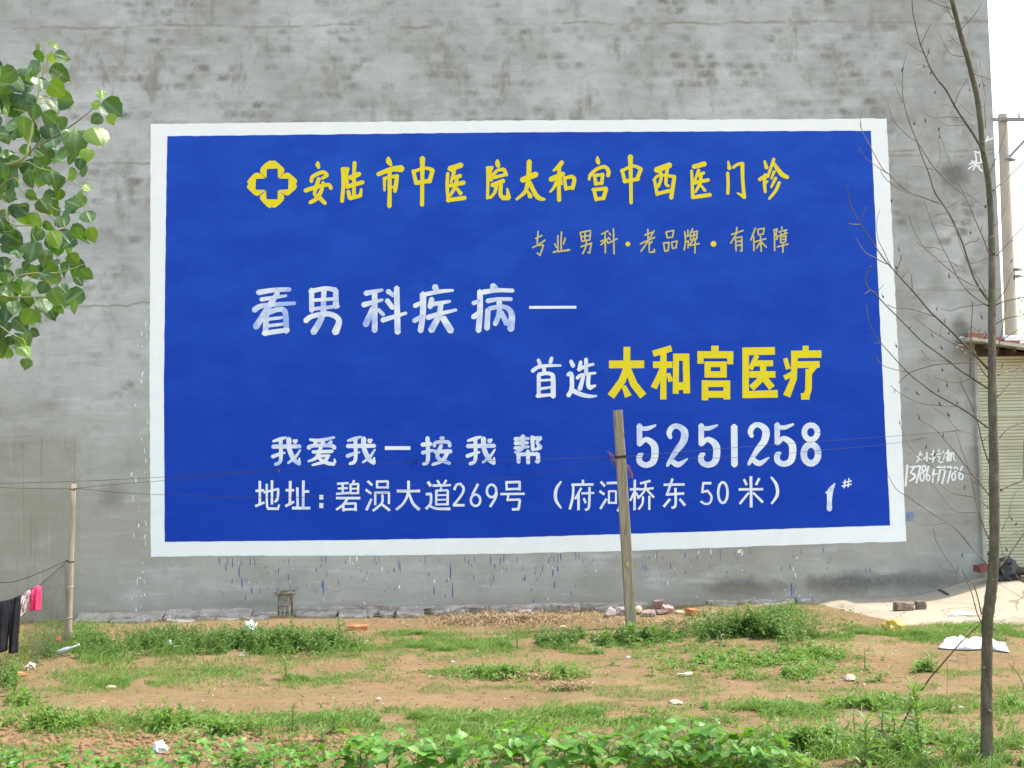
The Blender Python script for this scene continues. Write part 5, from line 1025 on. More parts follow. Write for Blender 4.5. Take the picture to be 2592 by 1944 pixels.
# dead twigs strewn on the path
P = gnd(RS.uniform(0, 2592, 1300), RS.uniform(1640, 1900, 1300)); P = P[~on_pav(P)]; n = len(P); az = RS.rand(n)*6.283; D = np.stack([np.cos(az), np.sin(az), .08*RS.randn(n)], 1)
v, f = np_leaves(P+np.array([0, 0, .012]), D, .05+.12*RS.rand(n)**2, .005+.004*RS.rand(n), 0*az, .4)
tag(np_obj('twigs', v, f, simple('dead_twig', (0.16, 0.10, 0.06), (0.30, 0.21, 0.13), 9, bump=0)), 'dead twigs and dry stalks strewn on the bare earth', 'twigs', kind='stuff')

# ---- richer leaf for the nearer plants
def leaf_grid(mb, base, d, nrm, L, prof, fold=.12, curl=.25, wav=0.0, seed=0):
    d = Vector(d).normalized(); nrm = Vector(nrm); nrm = (nrm-d*nrm.dot(d)).normalized(); s_ = d.cross(nrm); base = Vector(base); vs = []
    for t, w_ in prof:
        c = base+d*(L*t)-nrm*(curl*L*t*t); h = w_*L
        z = wav*L*math.sin(t*9+seed)
        vs += [c+s_*h+nrm*(fold*h+z), c+s_*h*.5+nrm*(fold*h*.3+z*.4), c, c-s_*h*.5+nrm*(fold*h*.3-z*.4), c-s_*h+nrm*(fold*h-z)]
    m = len(prof); mb.add(vs, [(i*5+k, i*5+k+1, i*5+k+6, i*5+k+5) for i in range(m-1) for k in range(4)])
OV = [(0, .02), (.08, .20), (.22, .33), (.42, .375), (.62, .31), (.8, .19), (.93, .07), (1, .0)]
LAN = [(0, .01), (.15, .06), (.4, .105), (.65, .085), (.85, .045), (1, 0)]
def bean_plant(seed):
    rn = random.Random(seed); r_ = bpy.data.objects.new('bean_plant', None); C.objects.link(r_); r_.empty_display_size = .1
    ms, ml = MB(), MB(); h = rn.uniform(.19, .30); top = Vector((rn.uniform(-.03, .03), rn.uniform(-.03, .03), h))
    ms.tube([(0, 0, -.02), tuple(top*.5+Vector((.01, 0, 0))), tuple(top)], [.006, .005, .003], 6)
    for k in range(rn.randint(13, 16)):
        a = k*2.4+rn.uniform(-.3, .3); t = .2+.8*k/15; b0_ = top*t; el = rn.uniform(.25, .9); l = rn.uniform(.08, .16)
        e = b0_+Vector((math.cos(a)*math.cos(el), math.sin(a)*math.cos(el), math.sin(el)))*l
        ms.tube([tuple(b0_), tuple((b0_+e)/2+Vector((0, 0, .012))), tuple(e)], .0022, 5, cap=False)
        out = Vector((math.cos(a), math.sin(a), rn.uniform(-.35, .15))); up_ = Vector((rn.uniform(-.6, .6)+.3*math.cos(a), rn.uniform(-.75, .35)+.3*math.sin(a), 1))
        L = rn.uniform(.055, .10)
        for da, off in ((0, .02), (1.35, .0), (-1.35, .0)):
            dd = Matrix.Rotation(da, 3, up_.normalized()) @ out
            leaf_grid(ml, e+dd.normalized()*off*.6, dd, up_+Vector((rn.uniform(-.25, .25), rn.uniform(-.25, .25), 0)), L*(1.08 if da == 0 else .95), OV, rn.uniform(-.1, .35), rn.uniform(.02, .35), .02, rn.random()*6)
    ms.build('stem', stem_m, r_, org=(0, 0, 0)); ml.build('foliage', leaf_bean, r_, smooth=True, org=(0, 0, 0)); return r_
protos = [bean_plant(s_) for s_ in range(6)]
def put(o, p, s_, rz, label, cat, group=None, first=False):
    r_ = o if first else copy_tree(o)
    r_.location = p; r_.scale = (s_, s_, s_); r_.rotation_euler = (0, 0, rz); tag(r_, label, cat, group); return r_
spots = []
rn = random.Random(17)
for px, py, s_ in ((1330, 1965, 1.15), (1400, 1975, 1.2), (1480, 1965, 1.15), (1540, 1985, 1.2), (1362, 1925, .95), (1450, 1930, .85), (1620, 1985, 1.1), (1690, 1985, 1.2), (1740, 1945, 1.25), (1800, 1975, 1.3), (1870, 1985, 1.2), (1660, 1940, 1.0), (1940, 1985, 1.1), (2000, 1995, 1.0), (1790, 1925, 1.0), (1900, 1950, .9),
    (1260, 1985, 1.1), (1190, 1985, 1.05), (1120, 1985, 1.1), (1050, 1985, 1.1), (980, 1975, 1.15), (910, 1965, 1.1), (850, 1985, 1.0), (930, 1935, .75), (1290, 1925, .8),
    (770, 1985, 1.0), (700, 1975, .95), (640, 1965, 1.0), (570, 1985, 1.0), (500, 1965, 1.05), (590, 1935, .8), (430, 1985, 1.0), (350, 1985, .95), (280, 1975, .95), (200, 1975, .95), (130, 1965, .95), (60, 1985, .9), (0, 1990, .9), (680, 1930, .7), (760, 1925, .55), (370, 1930, .6), (160, 1925, .6), (470, 1922, .6), (20, 1935, .6)):
    spots.append((px, py, s_*(.66 if px < 850 else .88)))
zones = ((0, 330, 'low bean plant in the sparse row below the washing'), (330, 830, 'bean plant at the bottom below the tilled clods'), (830, 1300, 'bean plant at the bottom centre below the grass strip'), (1300, 1600, 'broad-leaved bean plant in the dense clump at bottom right of centre'), (1600, 2100, 'tall bean plant in the dense clump left of the bare tree'))
used = set()
for i, (px, py, s_) in enumerate(spots):
    k = i % 6; lab = [z[2] for z in zones if z[0] <= max(px, 0) < z[1]][0]
    put(protos[k], g1(px, py), s_, rn.uniform(0, 6.28), lab, 'bean plant', 'bean plants along the bottom of the field', k not in used); used.add(k)
# single weeds that stand out
def stalk_weed(seed, h, L, n, prof=LAN, el0=.9, mat=leaf_light, name='weed', wide=1.0, curl=.35):
    rn = random.Random(seed); r_ = bpy.data.objects.new(name, None); C.objects.link(r_)
    ms, ml = MB(), MB(); lean = Vector((rn.uniform(-.1, .1), rn.uniform(-.1, .1), 1)); ms.tube([(0, 0, -.02), tuple(lean*h*.5), tuple(lean*h)], [.007, .005, .002], 6)
    pr = [(t, w_*wide) for t, w_ in prof]
    for k in range(n):
        t = (k+.5)/n; a = k*2.4; el = el0*(t**.7)+rn.uniform(-.25, .25); d = Vector((math.cos(a)*math.cos(el), math.sin(a)*math.cos(el), math.sin(el)))
        leaf_grid(ml, lean*h*t, d, Vector((rn.uniform(-.3, .3), rn.uniform(-.3, .3), 1)) if el < 1.2 else d.orthogonal(), L*rn.uniform(.75, 1.15)*(1.1-.45*t), pr, .3, curl*rn.uniform(.3, 1.3))
    ms.build('stem', stem_m, r_, org=(0, 0, 0)); ml.build('foliage', mat, r_, smooth=False, org=(0, 0, 0)); return r_
W = [(2330, 1905, .44, .15, 62, 'tall horseweed-like plant with narrow leaves just left of the bare tree', 1.0), (2190, 1935, .30, .16, 34, 'leafy light green weed at the bottom left of the tall narrow-leaved plant', 1.1), (2115, 1915, .22, .07, 18, 'thin upright weed with small leaves in the lower right grass', 1.2), (2165, 1868, .20, .06, 14, 'slim dark stemmed weed beside the leaning dry stick', 1.3),
 (2262, 1858, .17, .13, 9, 'curled broad-leaved weed at the foot of the leaning dry stick', 2.2), (2232, 1850, .14, .12, 8, 'drooping dark-leaved weed left of the leaning dry stick foot', 2.0), (725, 1722, .20, .10, 40, 'bushy upright weed alone on the left grass strip', .9), (2356, 1700, .14, .12, 20, 'star-shaped leafy weed on the earth in front of the white sheet', 1.0), (2405, 1803, .09, .07, 12, 'small yellow-green seedling left of the bare tree', 1.4),
 (1310, 1640, .16, .08, 30, 'upright weed at the right end of the grass mound', 1.0), (910, 1660, .10, .10, 24, 'small star-shaped weed left of the grass mound', .9), (1600, 1632, .22, .14, 44, 'bushy light weed at the foot of the square post', 1.1), (1655, 1622, .17, .13, 30, 'spreading weed just right of the square post', 1.1), (1530, 1634, .14, .12, 30, 'leafy weed just left of the square post', 1.2),
 (1900, 1590, .28, .10, 60, 'tallest weed in the big clump right of the square post', 1.1), (2000, 1575, .24, .10, 40, 'pointed weed at the right end of the big clump', 1.1), (740, 1640, .32, .10, 54, 'tall weed in front of the blocked opening', 1.1), (810, 1642, .24, .12, 40, 'lance-leaved weed right of the blocked opening', 1.1), (860, 1600, .16, .08, 16, 'dark little weed left of the flat orange brick', 1.6),
 (740, 1850, .19, .07, 20, 'dark bushy seedling at the edge of the tilled clods', 1.9), (845, 1855, .12, .09, 18, 'low rosette weed right of the dark bushy seedling', 1.5), (815, 1882, .11, .09, 14, 'light green seedling among the clods left of centre', 1.7), (660, 1862, .12, .09, 14, 'leafy seedling at the left end of the tilled clods', 1.7), (100, 1845, .16, .09, 22, 'leafy weed at the left edge above the beans', 1.6), (35, 1760, .26, .09, 50, 'feathery bush of weeds at the left edge', .9), (1245, 1718, .10, .10, 20, 'upright weed at the right end of the wilted patch', 1.0), (1365, 1700, .12, .09, 18, 'weed with dark litter at its foot in the middle of the field', 1.0), (1650, 1710, .09, .09, 16, 'small star weed on the path right of the square post', .9), (1790, 1797, .07, .06, 14, 'small tuft of weed alone on the right of the path', .9), (2190, 1695, .20, .05, 12, 'thin bent seedling standing on the earth right of the low creeper', 1.3)]
for i, (px, py, h, L, n, lab, wide) in enumerate(W):
    dark = 'dark' in lab
    r_ = stalk_weed(100+i, h, L, n, wide=wide, mat=leaf_weed if dark else leaf_light); p = g1(px, py); r_.location = p; r_.rotation_euler = (0, 0, i*1.3); tag(r_, lab, 'weed', 'single weeds standing out in the field')

# ================================================================== BARE YOUNG TREE AT THE RIGHT
g = G('bare_bark', 0.85, 0.25); p = g.n('TexCoord').outputs['Object']; pz = g.n('Mapping', {'Vector': p, 'Scale': (1, 1, .35)}).outputs[0]
a = g.noise(pz, 22, 6, .65); c = g.mix(g.ss(a, .3, .7), (0.072, 0.060, 0.047), (0.150, 0.128, 0.098))
moss = g.ss(g.noise(p, 5.0, 6, .65), .42, .60); c = g.mix(g.m_('MULTIPLY', moss, .42), c, (0.080, 0.100, 0.034)); c = g.mix(g.ss(g.noise(g.n('Mapping', {'Vector': p, 'Scale': (1, 1, 4)}).outputs[0], 30, 3), .60, .68, 0, .55), c, (0.05, 0.042, 0.03)); c = g.mix(g.ss(g.noise(p, 45, 3), .64, .7, 0, .5), c, (0.26, 0.22, 0.16))
g.col(c).bump(a, .9, .02); bark_m = g.m
twig_m = simple('grey_twig', (0.10, 0.075, 0.06), (0.22, 0.175, 0.145), 10, .8, .3, bump=0, stretch=(1, 1, 1))
gb = g1(2499, 1938); YT = float(gb[1]); kpm = (YT+16.1)/FPX
tree = empty('bare_tree', gb, 'slender leafless young tree with thin upswept branches at the right front', 'tree')
trk = [(2500, 1962, 40), (2499, 1938, 36), (2498, 1900, 31), (2498, 1840, 29), (2497, 1760, 28), (2498, 1680, 27), (2499, 1600, 28), (2500, 1565, 29), (2506, 1520, 28), (2512, 1470, 26), (2515, 1420, 25), (2517, 1350, 25), (2517, 1280, 24.5), (2516, 1200, 24), (2515, 1130, 23), (2512, 1010, 21), (2511, 940, 20), (2511, 860, 19), (2511, 760, 18), (2511, 650, 17), (2509, 560, 16), (2504, 480, 15.5), (2496, 420, 15), (2488, 380, 14.5), (2481, 300, 14), (2472, 240, 13.6), (2459, 185, 13), (2447, 140, 12.6), (2434, 95, 12.2), (2421, 45, 12), (2410, 0, 11.5), (2398, -60, 10.5), (2386, -140, 9), (2378, -240, 7), (2374, -340, 4)]
tP = [at(x, y, YT+.10*math.sin(y*.004)) for x, y, _ in trk]
mb = MB(); tQ = catmull([tuple(q)+(w_*kpm/2,) for q, (_, _, w_) in zip(tP, trk)], 5)
mb.tube([q[:3] for q in tQ], [q[3]*(1+.045*math.sin(i_*1.9)+.05*float(vn(i_*.7, 3.1, 4))) for i_, q in enumerate(tQ)], 16); trunk_o = mb.build('trunk', bark_m, tree, smooth=True)
Z1, Z3, Z5, Z7 = (1944, 0), (1944, 486), (1944, 972), (1944, 1458)
BR = [(Z1, "1870,1330 1780,1170 1700,1050 1610,910 1540,780 1460,680 1400,580 1350,460 1320,390 1280,240 1250,100 1245,0 1240,-90", 20, 5), (Z1, "1320,390 1360,300 1415,195", 8, 4), (Z1, "1610,910 1650,800 1725,680", 9, 4), (Z1, "1670,1015 1540,1010 1440,1020 1350,975", 8, 3), (Z1, "1700,1080 1560,1085 1480,1050", 7, 3), (Z1, "1350,460 1280,420 1200,365", 6, 3), (Z1, "1370,500 1390,450 1400,415", 6, 4), (Z1, "1400,580 1350,565 1290,555", 6, 3), (Z1, "1610,930 1560,910 1500,895", 6, 3),
 (Z1, "1690,485 1600,475 1540,420 1480,280", 9, 4), (Z1, "1690,415 1620,360 1530,240", 6, 3), (Z1, "1650,330 1560,352", 8, 3), (Z1, "1660,260 1740,180 1810,90 1840,35", 9, 3), (Z1, "1585,75 1480,40 1390,0 1340,-30", 9, 5), (Z1, "1605,170 1560,100 1530,0 1520,-60", 9, 5), (Z1, "1780,640 1860,665 1930,690 1975,655", 7, 3), (Z1, "1850,930 1880,850 1860,730 1820,460", 7, 4), (Z1, "1880,1110 1870,880", 6, 4), (Z1, "1780,1000 1720,960 1640,880", 6, 3),
 (Z3, "1900,930 1840,850 1780,740 1730,600 1680,440 1620,300 1560,180 1500,90 1440,0 1390,-160 1330,-310 1290,-430 1230,-580 1190,-710 1165,-830 1160,-960 1170,-1080 1200,-1210", 20, 4), (Z3, "1165,-770 1130,-850 1095,-945", 7, 4), (Z3, "1280,-440 1180,-510 1080,-630 1035,-770", 7, 3), (Z3, "1290,-420 1330,-530 1385,-685", 8, 4), (Z3, "1300,-420 1420,-230 1540,-100 1680,20 1700,40", 9, 6), (Z3, "1690,20 1620,-150 1550,-320 1490,-480", 8, 3), (Z3, "1460,-210 1490,-300 1470,-480", 7, 3), (Z3, "1430,-190 1340,-220 1250,-225", 6, 3), (Z3, "1600,-190 1690,-300", 5, 3),
 (Z3, "1900,1530 1820,1440 1740,1360 1650,1270 1560,1180 1450,1080 1380,1010 1290,900 1200,800 1110,700 1020,600 940,490 850,350 790,260 720,130 690,0 690,-60", 19, 5), (Z3, "800,280 740,280 700,270", 8, 6), (Z3, "800,240 850,130", 5, 3), (Z3, "945,575 840,520 760,400", 7, 4), (Z3, "1030,625 960,590 945,575", 8, 7), (Z3, "1070,660 1000,510 950,400 940,260 965,160", 7, 3), (Z3, "1110,700 1140,600 1155,560", 7, 4), (Z3, "1250,840 1235,700 1240,860", 6, 3), (Z3, "1160,740 1220,670", 5, 3),
 (Z3, "1500,105 1350,50 1200,-10 1060,-140 1000,-190 950,-270 880,-400 805,-550 800,-640 820,-710", 11, 4), (Z3, "1050,-150 970,-200 850,-290 785,-385", 7, 4), (Z3, "1220,10 1130,-30 1020,-110 970,-190", 8, 4), (Z3, "1130,-40 1150,-120", 5, 3), (Z3, "1050,-190 1100,-340", 5, 3),
 (Z3, "1905,1700 1810,1640 1750,1600 1660,1540 1560,1460 1450,1380 1330,1290 1220,1180 1110,1070 1000,960 930,880 860,820 845,740 890,640", 16, 6), (Z3, "930,880 890,850 830,885", 6, 4), (Z3, "935,870 960,845 1000,800", 6, 3), (Z3, "1225,1175 1300,1080 1330,1000", 8, 4), (Z3, "1435,1075 1320,1035 1220,1010 1090,1000 1030,970", 9, 6), (Z3, "1745,1590 1750,1400 1755,1200 1770,950", 11, 6), (Z3, "1745,1610 1680,1640 1560,1640 1440,1600", 8, 4),
 (Z5, "1900,380 1760,270 1650,200 1540,140 1420,70 1330,0 1240,-70 1150,-160 1060,-260 980,-350 920,-430 870,-550 850,-680", 15, 4), (Z3, "980,1310 920,1300", 5, 3), (Z3, "1900,1600 1850,1540 1800,1478 1600,1480 1460,1490 1340,1520 1220,1565 1130,1650", 13, 6), (Z3, "1230,1560 1180,1550 1080,1530 980,1490 930,1420", 7, 5), (Z3, "1830,830 1740,790 1640,730 1540,650 1440,560 1350,480 1300,400 1250,310 1210,170", 9, 4), (Z3, "1890,980 1800,920 1720,850 1640,740 1580,620 1520,500 1450,350 1400,220 1350,80", 11, 4), (Z3, "1520,510 1440,480 1330,470 1280,420", 6, 4), (Z3, "1620,300 1560,290 1460,265 1330,250", 7, 3), (Z3, "1560,185 1450,200 1380,240 1310,235 1260,200", 7, 3), (Z3, "1545,140 1620,95 1700,50 1830,0", 6, 3), (Z3, "1915,550 1880,450 1840,350 1790,240 1740,120 1700,20", 11, 6), (Z3, "1890,140 1830,95 1700,0", 8, 5), (Z3, "1880,430 1950,370", 6, 4), (Z3, "1700,460 1750,430 1800,425 1825,395", 8, 5), (Z3, "1740,620 1830,600 1910,560", 6, 3), (Z3, "1750,130 1830,60 1880,10", 6, 3), (Z3, "1640,640 1570,605 1440,600", 6, 3), (Z3, "1900,935 1850,800 1700,560 1620,300", 8, 4), (Z3, "1890,970 1700,990 1600,1020 1540,1022 1480,1000", 6, 3),
 (Z3, "1720,1340 1620,1320 1500,1250 1400,1190 1260,1080", 9, 4), (Z3, "1690,1330 1720,1200 1790,1180 1900,1320", 6, 3), (Z3, "1490,1240 1500,1150 1530,1090", 6, 4), (Z3, "1570,1470 1480,1450 1400,1450 1320,1360", 6, 3), (Z3, "1780,1240 1900,1320", 5, 3),
 (Z1, "1910,1500 1960,1390 2010,1270 2060,1080", 10, 4), (Z1, "1940,1650 2040,1560 2150,1460 2212,1390 2290,1300", 14, 7), (Z3, "1975,550 2050,470 2110,400 2212,290 2300,180", 13, 7), (Z3, "2100,425 2180,390 2290,300", 6, 4), (Z3, "1965,975 2060,940 2212,910 2330,880", 12, 7), (Z3, "1970,1140 2060,1090 2212,1060 2330,1000", 10, 6), (Z3, "1960,950 2050,850 2090,740 2140,660", 9, 4), (Z3, "1970,1420 2000,1300 2030,1150 2060,950", 10, 5), (Z3, "1985,1580 2100,1540 2212,1500 2330,1480", 11, 6), (Z3, "2000,1290 2130,1210 2290,1100", 7, 4), (Z3, "1950,300 2010,230 2050,130", 6, 3),
 (Z5, "1980,110 2030,60 2080,0 2180,-130 2260,-260", 14, 7), (Z5, "1990,100 2090,85 2212,70", 7, 4), (Z5, "2010,920 2100,870 2200,830 2206,700 2212,480", 17, 7), (Z5, "2000,470 2080,380 2212,335 2300,300", 9, 5), (Z5, "2005,1330 2120,1290 2212,1255 2300,1240", 8, 5), (Z5, "2000,1580 2100,1450 2212,1290 2300,1150", 14, 8), (Z5, "2080,1120 2130,950 2212,890", 6, 3), (Z5, "2040,1530 2020,1420 2000,1350", 6, 3), (Z5, "2020,1270 2060,1180 2110,1110", 6, 3),
 (Z5, "1910,960 1800,820 1700,700 1620,590 1550,510 1440,390 1320,310 1290,250", 11, 4), (Z5, "1905,1070 1800,985 1620,950 1500,880 1400,770", 9, 4), (Z5, "1780,790 1600,740 1430,720 1300,620 1190,490 1140,330", 9, 4), (Z5, "1925,720 1890,630 1850,500 1810,330 1740,140 1670,0 1660,-60", 14, 5), (Z5, "1910,1340 1870,1250 1820,1100 1780,930 1750,790 1680,580 1620,410", 13, 5), (Z5, "1930,1600 1850,1510 1750,1400 1650,1280 1560,1200 1450,1140 1330,1060 1200,970 1110,910 1040,790", 13, 5), (Z5, "1810,1110 1700,1110 1600,1090 1510,980 1400,840", 8, 4), (Z5, "1620,195 1480,185 1330,170 1230,130 1110,60 1060,10", 7, 4), (Z5, "1100,40 1090,80", 6, 3), (Z5, "1780,855 1850,790 1925,720", 8, 6), (Z5, "1830,470 1740,420 1640,400 1540,280 1420,200", 7, 3), (Z5, "1700,700 1780,760 1830,800", 6, 5), (Z5, "1850,500 1900,450 1925,420", 6, 4), (Z5, "1680,600 1660,570 1670,540", 5, 3), (Z5, "1550,1190 1450,1215 1330,1215", 5, 3),
 (Z7, "1850,420 1800,300 1760,150 1700,20 1640,-20 1530,-170 1450,-310 1430,-420", 9, 4), (Z7, "1845,330 1815,200 1780,80 1760,60 1700,0 1680,-60", 11, 5), (Z7, "1640,-40 1650,-160", 5, 3), (Z7, "1640,-20 1500,-70 1470,-100", 5, 3), (Z7, "1780,120 1700,105 1640,90", 5, 3), (Z7, "1945,465 1985,450", 16, 6)]
rn = random.Random(4)
for (ox, oy), t_, w0, w1 in BR:
    P = [tuple(map(float, q.split(','))) for q in t_.split()]; P = [(ox+x/3.4136, oy+y/3.4136) for x, y in P]
    P = catmull(P, 4) if len(P) > 2 else P; tot = sum(math.dist(a, b) for a, b in zip(P[:-1], P[1:])); l = 0; pts = []; sl_ = rn.uniform(-.75, .75)
    # depth: start at the tree, swing toward or away from the viewer along the branch
    dist0 = abs(P[0][0]-np.interp(P[0][1], [q[1] for q in trk[::-1]], [q[0] for q in trk[::-1]])); y0 = YT if dist0 < 30 else YT+rn.uniform(-.15, .15)
    for i, (x, y) in enumerate(P):
        if i: l += math.dist(P[i-1], P[i])
        pts.append(at(x, y, y0+sl_*l*kpm*.8))
    m = len(pts); rad = [max(.0016, 1.14*(w0+(w1-w0)*(i/(m-1))**.8)/3.4136*kpm*.5) for i in range(m)]
    mb = MB(); mb.tube(pts, rad, 7); mb.build('branch', twig_m if w0 < 15 else bark_m, tree, smooth=True)
for i_, (px, py) in enumerate(((2507, 1250), (2524, 1222), (2519, 890), (2503, 770), (2517, 640), (2506, 1400), (2508, 1585), (2491, 1690), (2505, 1800), (2496, 520), (2486, 360), (2520, 1110))):
    kq = at(px, py, YT-.9*kpm*np.interp(py, [q[1] for q in trk[::-1]], [q[2] for q in trk[::-1]])*.45); mb = MB(); r0 = .007+.004*(i_ % 3)
    mb.tube([kq+np.array([0, .014, -.008]), kq, kq+np.array([.002*(i_ % 3-1), -.006, .004])], [r0, r0*.8, r0*.3], 8); mb.build('knot', bark_m, tree, smooth=True)
# dry curled leaves still hanging
DL = [(Z1, 1260, 1075), (Z1, 1480, 1180), (Z1, 1352, 1045), (Z1, 1450, 805), (Z1, 1835, 740), (Z1, 1862, 745), (Z1, 1738, 780), (Z1, 1168, 600), (Z1, 1386, 450), (Z1, 1415, 625), (Z1, 805, 1085), (Z1, 1480, 1120), (Z1, 1350, 585), (Z3, 700, 275), (Z3, 885, 650), (Z3, 985, 905), (Z3, 1125, 495), (Z3, 1150, 570), (Z3, 1745, 355), (Z3, 1530, 1120), (Z3, 1465, 1005), (Z3, 1570, 1225), (Z3, 1840, 1080), (Z3, 1490, 1345), (Z3, 1105, 1330), (Z3, 925, 1425), (Z3, 2110, 595), (Z3, 1560, 725), (Z3, 1845, 330), (Z3, 1105, 650), (Z3, 1075, 80), (Z3, 2028, 1500), (Z3, 1410, 1235), (Z3, 1500, 1540), (Z3, 1875, 1230), (Z3, 1835, 1200), (Z3, 2130, 740),
      (Z5, 1280, 80), (Z5, 1630, 160), (Z5, 1515, 445), (Z5, 1310, 300), (Z5, 1370, 545), (Z5, 1445, 605), (Z5, 1470, 60), (Z5, 1550, 265), (Z5, 2095, 1165), (Z5, 2055, 1430), (Z5, 1705, 895), (Z5, 1680, 1480), (Z5, 1475, 170), (Z5, 1545, 10), (Z5, 1135, 340), (Z5, 2150, 1215)]
dlm = simple('dead_leaf', (0.035, 0.022, 0.018), (0.085, 0.045, 0.035), 30, .9, bump=0)
for i, ((ox, oy), x, y) in enumerate(DL):
    mb = MB()
    q = at(ox+x/3.4136, oy+(y-16)/3.4136, YT+.02*((i*7) % 9-4)); L = rn.uniform(.018, .034)
    mb.tube([q+np.array([0, 0, .012]), q], .0012, 4, cap=False)
    e1 = rn.uniform(-.010, .010); e2 = e1+rn.uniform(-.012, .012); r2 = rn.uniform(.0032, .0062)
    mb.tube([q, q+np.array([e1*.5, .003, -L*.25]), q+np.array([e1, .002, -L*.55]), q+np.array([e2, -.003, -L])], [.0012, r2*rn.uniform(.5, 1), r2, .0008], 5)
    mb.build('dead_leaf', dlm, tree)
# dry stick leaning from the earth against the trunk
sk = empty('stick', g1(2281, 1842), 'thin dark dry stick leaning from the weeds up to the bare tree trunk', 'stick')
P = [(1150, 1315), (1220, 1160), (1290, 1040), (1400, 880), (1540, 720), (1660, 580), (1800, 445), (1850, 400)]; gs = g1(2281, 1842)
mb = MB(); mb.tube([at(1944+x/3.4136, 1458+y/3.4136, gs[1]+(YT-.05-gs[1])*i/7) for i, (x, y) in enumerate(P)], [.007, .0065, .006, .0055, .005, .0042, .003, .002], 6); mb.build('stem', bark_m, sk)
ST2 = [("1545,720 1555,860 1540,1060 1520,1180", 4), ("1630,630 1645,760 1650,920", 3.2), ("1690,570 1720,700 1730,800 1710,850", 3), ("1290,1050 1230,1090 1170,1130", 4), ("1560,690 1480,720 1380,800 1250,890", 3)]
for t_, w_ in ST2:
    Pq = [tuple(map(float, q.split(','))) for q in t_.split()]; mb = MB(); yy = gs[1]+(YT-gs[1])*.6
    mb.tube([at(1944+x/3.4136, 1458+y/3.4136, yy) for x, y in Pq], w_/3.4136*kpm*.5, 5); mb.build('twig', twig_m, sk)
sk2 = empty('sapling', g1(2610, 1925), 'leafless crooked twig sapling cut by the right edge of the picture', 'sapling')
yy = float(g1(2610, 1925)[1])
for t_, w_ in (("2250,1590 2240,1200 2212,960 2150,830 2090,770", 9), ("2245,1400 2212,1495 2150,1420 2120,1320 2140,1260", 6), ("2240,1250 2225,1180 2175,1190", 5), ("2150,830 2120,790 2130,740", 5)):
    Pq = [tuple(map(float, q.split(','))) for q in t_.split()]; mb = MB()
    mb.tube([at(1944+x/3.4136, 1458+y/3.4136, yy) for x, y in catmull(Pq, 4)], w_/3.4136*kpm*.5, 6); mb.build('branch', twig_m, sk2)

# ================================================================== LEAFY POPLAR REACHING IN AT THE LEFT
YO = -11.7
g = G('poplar_leaf', .40, .45); i = g.island(); p = g.n('TexCoord').outputs['Object']
c = g.mix(g.ss(i, .05, .95), (0.020, 0.056, 0.016), (0.084, 0.148, 0.046)); c = g.mix(g.ss(g.noise(p, 30, 4), .45, .75, 0, .35), c, (0.12, 0.18, 0.075))
yg = g.n('Attribute', attribute_name='young').outputs['Fac']; c = g.mix(yg, c, (0.20, 0.33, 0.03)); vein = g.n('Attribute', attribute_name='vein').outputs['Fac']
c = g.mix(g.m_('MULTIPLY', vein, .5), c, (0.28, 0.36, 0.14)); g.col(c); g.bump(g.m_('ADD', g.noise(p, 60, 4, .6), vein), .5, .004); g.translucent(g.mix(yg, (0.075, 0.20, 0.014), (0.34, 0.52, 0.015)), .30); pop_m = g.m
shoot_m = simple('green_shoot', (0.20, 0.24, 0.085), (0.30, 0.32, 0.14), 14, .6, bump=0)
bough_m = simple('poplar_bark', (0.13, 0.12, 0.085), (0.24, 0.23, 0.17), 12, .8)
DEL = [(0, .02), (.02, .17), (.06, .31), (.13, .42), (.23, .50), (.36, .53), (.50, .50), (.63, .43), (.75, .32), (.84, .19), (.91, .085), (.96, .03), (1.04, 0)]
pg = at(-330, 1500, YO); pop = empty('poplar_tree', (pg[0], YO, 0), 'leafy green poplar branch reaching in from the upper left edge', 'tree')
class PL(MB):
    def __init__(s): MB.__init__(s); s.y = []; s.ve = []
lv = PL(); rp = random.Random(9)
def pleaf(b, t, young=0.0, dd=None):
    """leaf from stalk end b to tip t (image points) hung at poplar depth"""
    y0 = YO+(rp.uniform(-.35, .35) if dd is None else dd); kk = (y0+16.1)/FPX
    B = Vector(at(b[0], b[1], y0)); T_ = Vector(at(t[0], t[1], y0)); d = T_-B; L = d.length
    if L < .045: L *= 1.12
    tilt = rp.uniform(-.5, .5); d = d+Vector((0, tilt*L, 0)); L = min(d.length, .115); d.normalize()
    n_ = Vector((rp.uniform(-.9, .7), -1, rp.uniform(-.4, .9)))
    n0 = len(lv.v); w_ = rp.uniform(.80, 1.0); L *= .92; jag = rp.random()*9
    nn_ = (n_-d*n_.dot(d)).normalized(); s_ = d.cross(nn_); cu = rp.uniform(-.2, .6); fo = rp.uniform(-.5, .9)/.05; wv_ = rp.uniform(.01, .05); ph_ = rp.uniform(0, 6)
    vs = []
    for j, (tt, ww) in enumerate(DEL):
        c_ = B+d*(L*tt)-nn_*(cu*L*tt*tt)
        for q in (-1, -.62, -.28, -.03, 0, .03, .28, .62, 1):
            h = ww*w_*L*q*(1+(.05*math.sin(jag+j*2.7) if abs(q) == 1 else 0)); vs.append(c_+s_*h+nn_*(fo*.5*h*h+wv_*L*math.sin(j*.9+q*2.4+ph_)*abs(q)))
        lv.ve += [0, 0, 0, .7, 1, .7, 0, 0, 0]
    lv.add(vs, [(r__*9+k, r__*9+k+1, r__*9+k+10, r__*9+k+9) for r__ in range(len(DEL)-1) for k in range(8)]); lv.y += [young]*len(vs)
    return B
pet = MB()
def stalk(a, b, r_=.0011, y0=YO):
    A = at(a[0], a[1], y0); Bq = at(b[0], b[1], y0); m_ = (A+Bq)/2+np.array([0, 0, .006]); pet.tube([A, m_, Bq], r_, 5, cap=False)
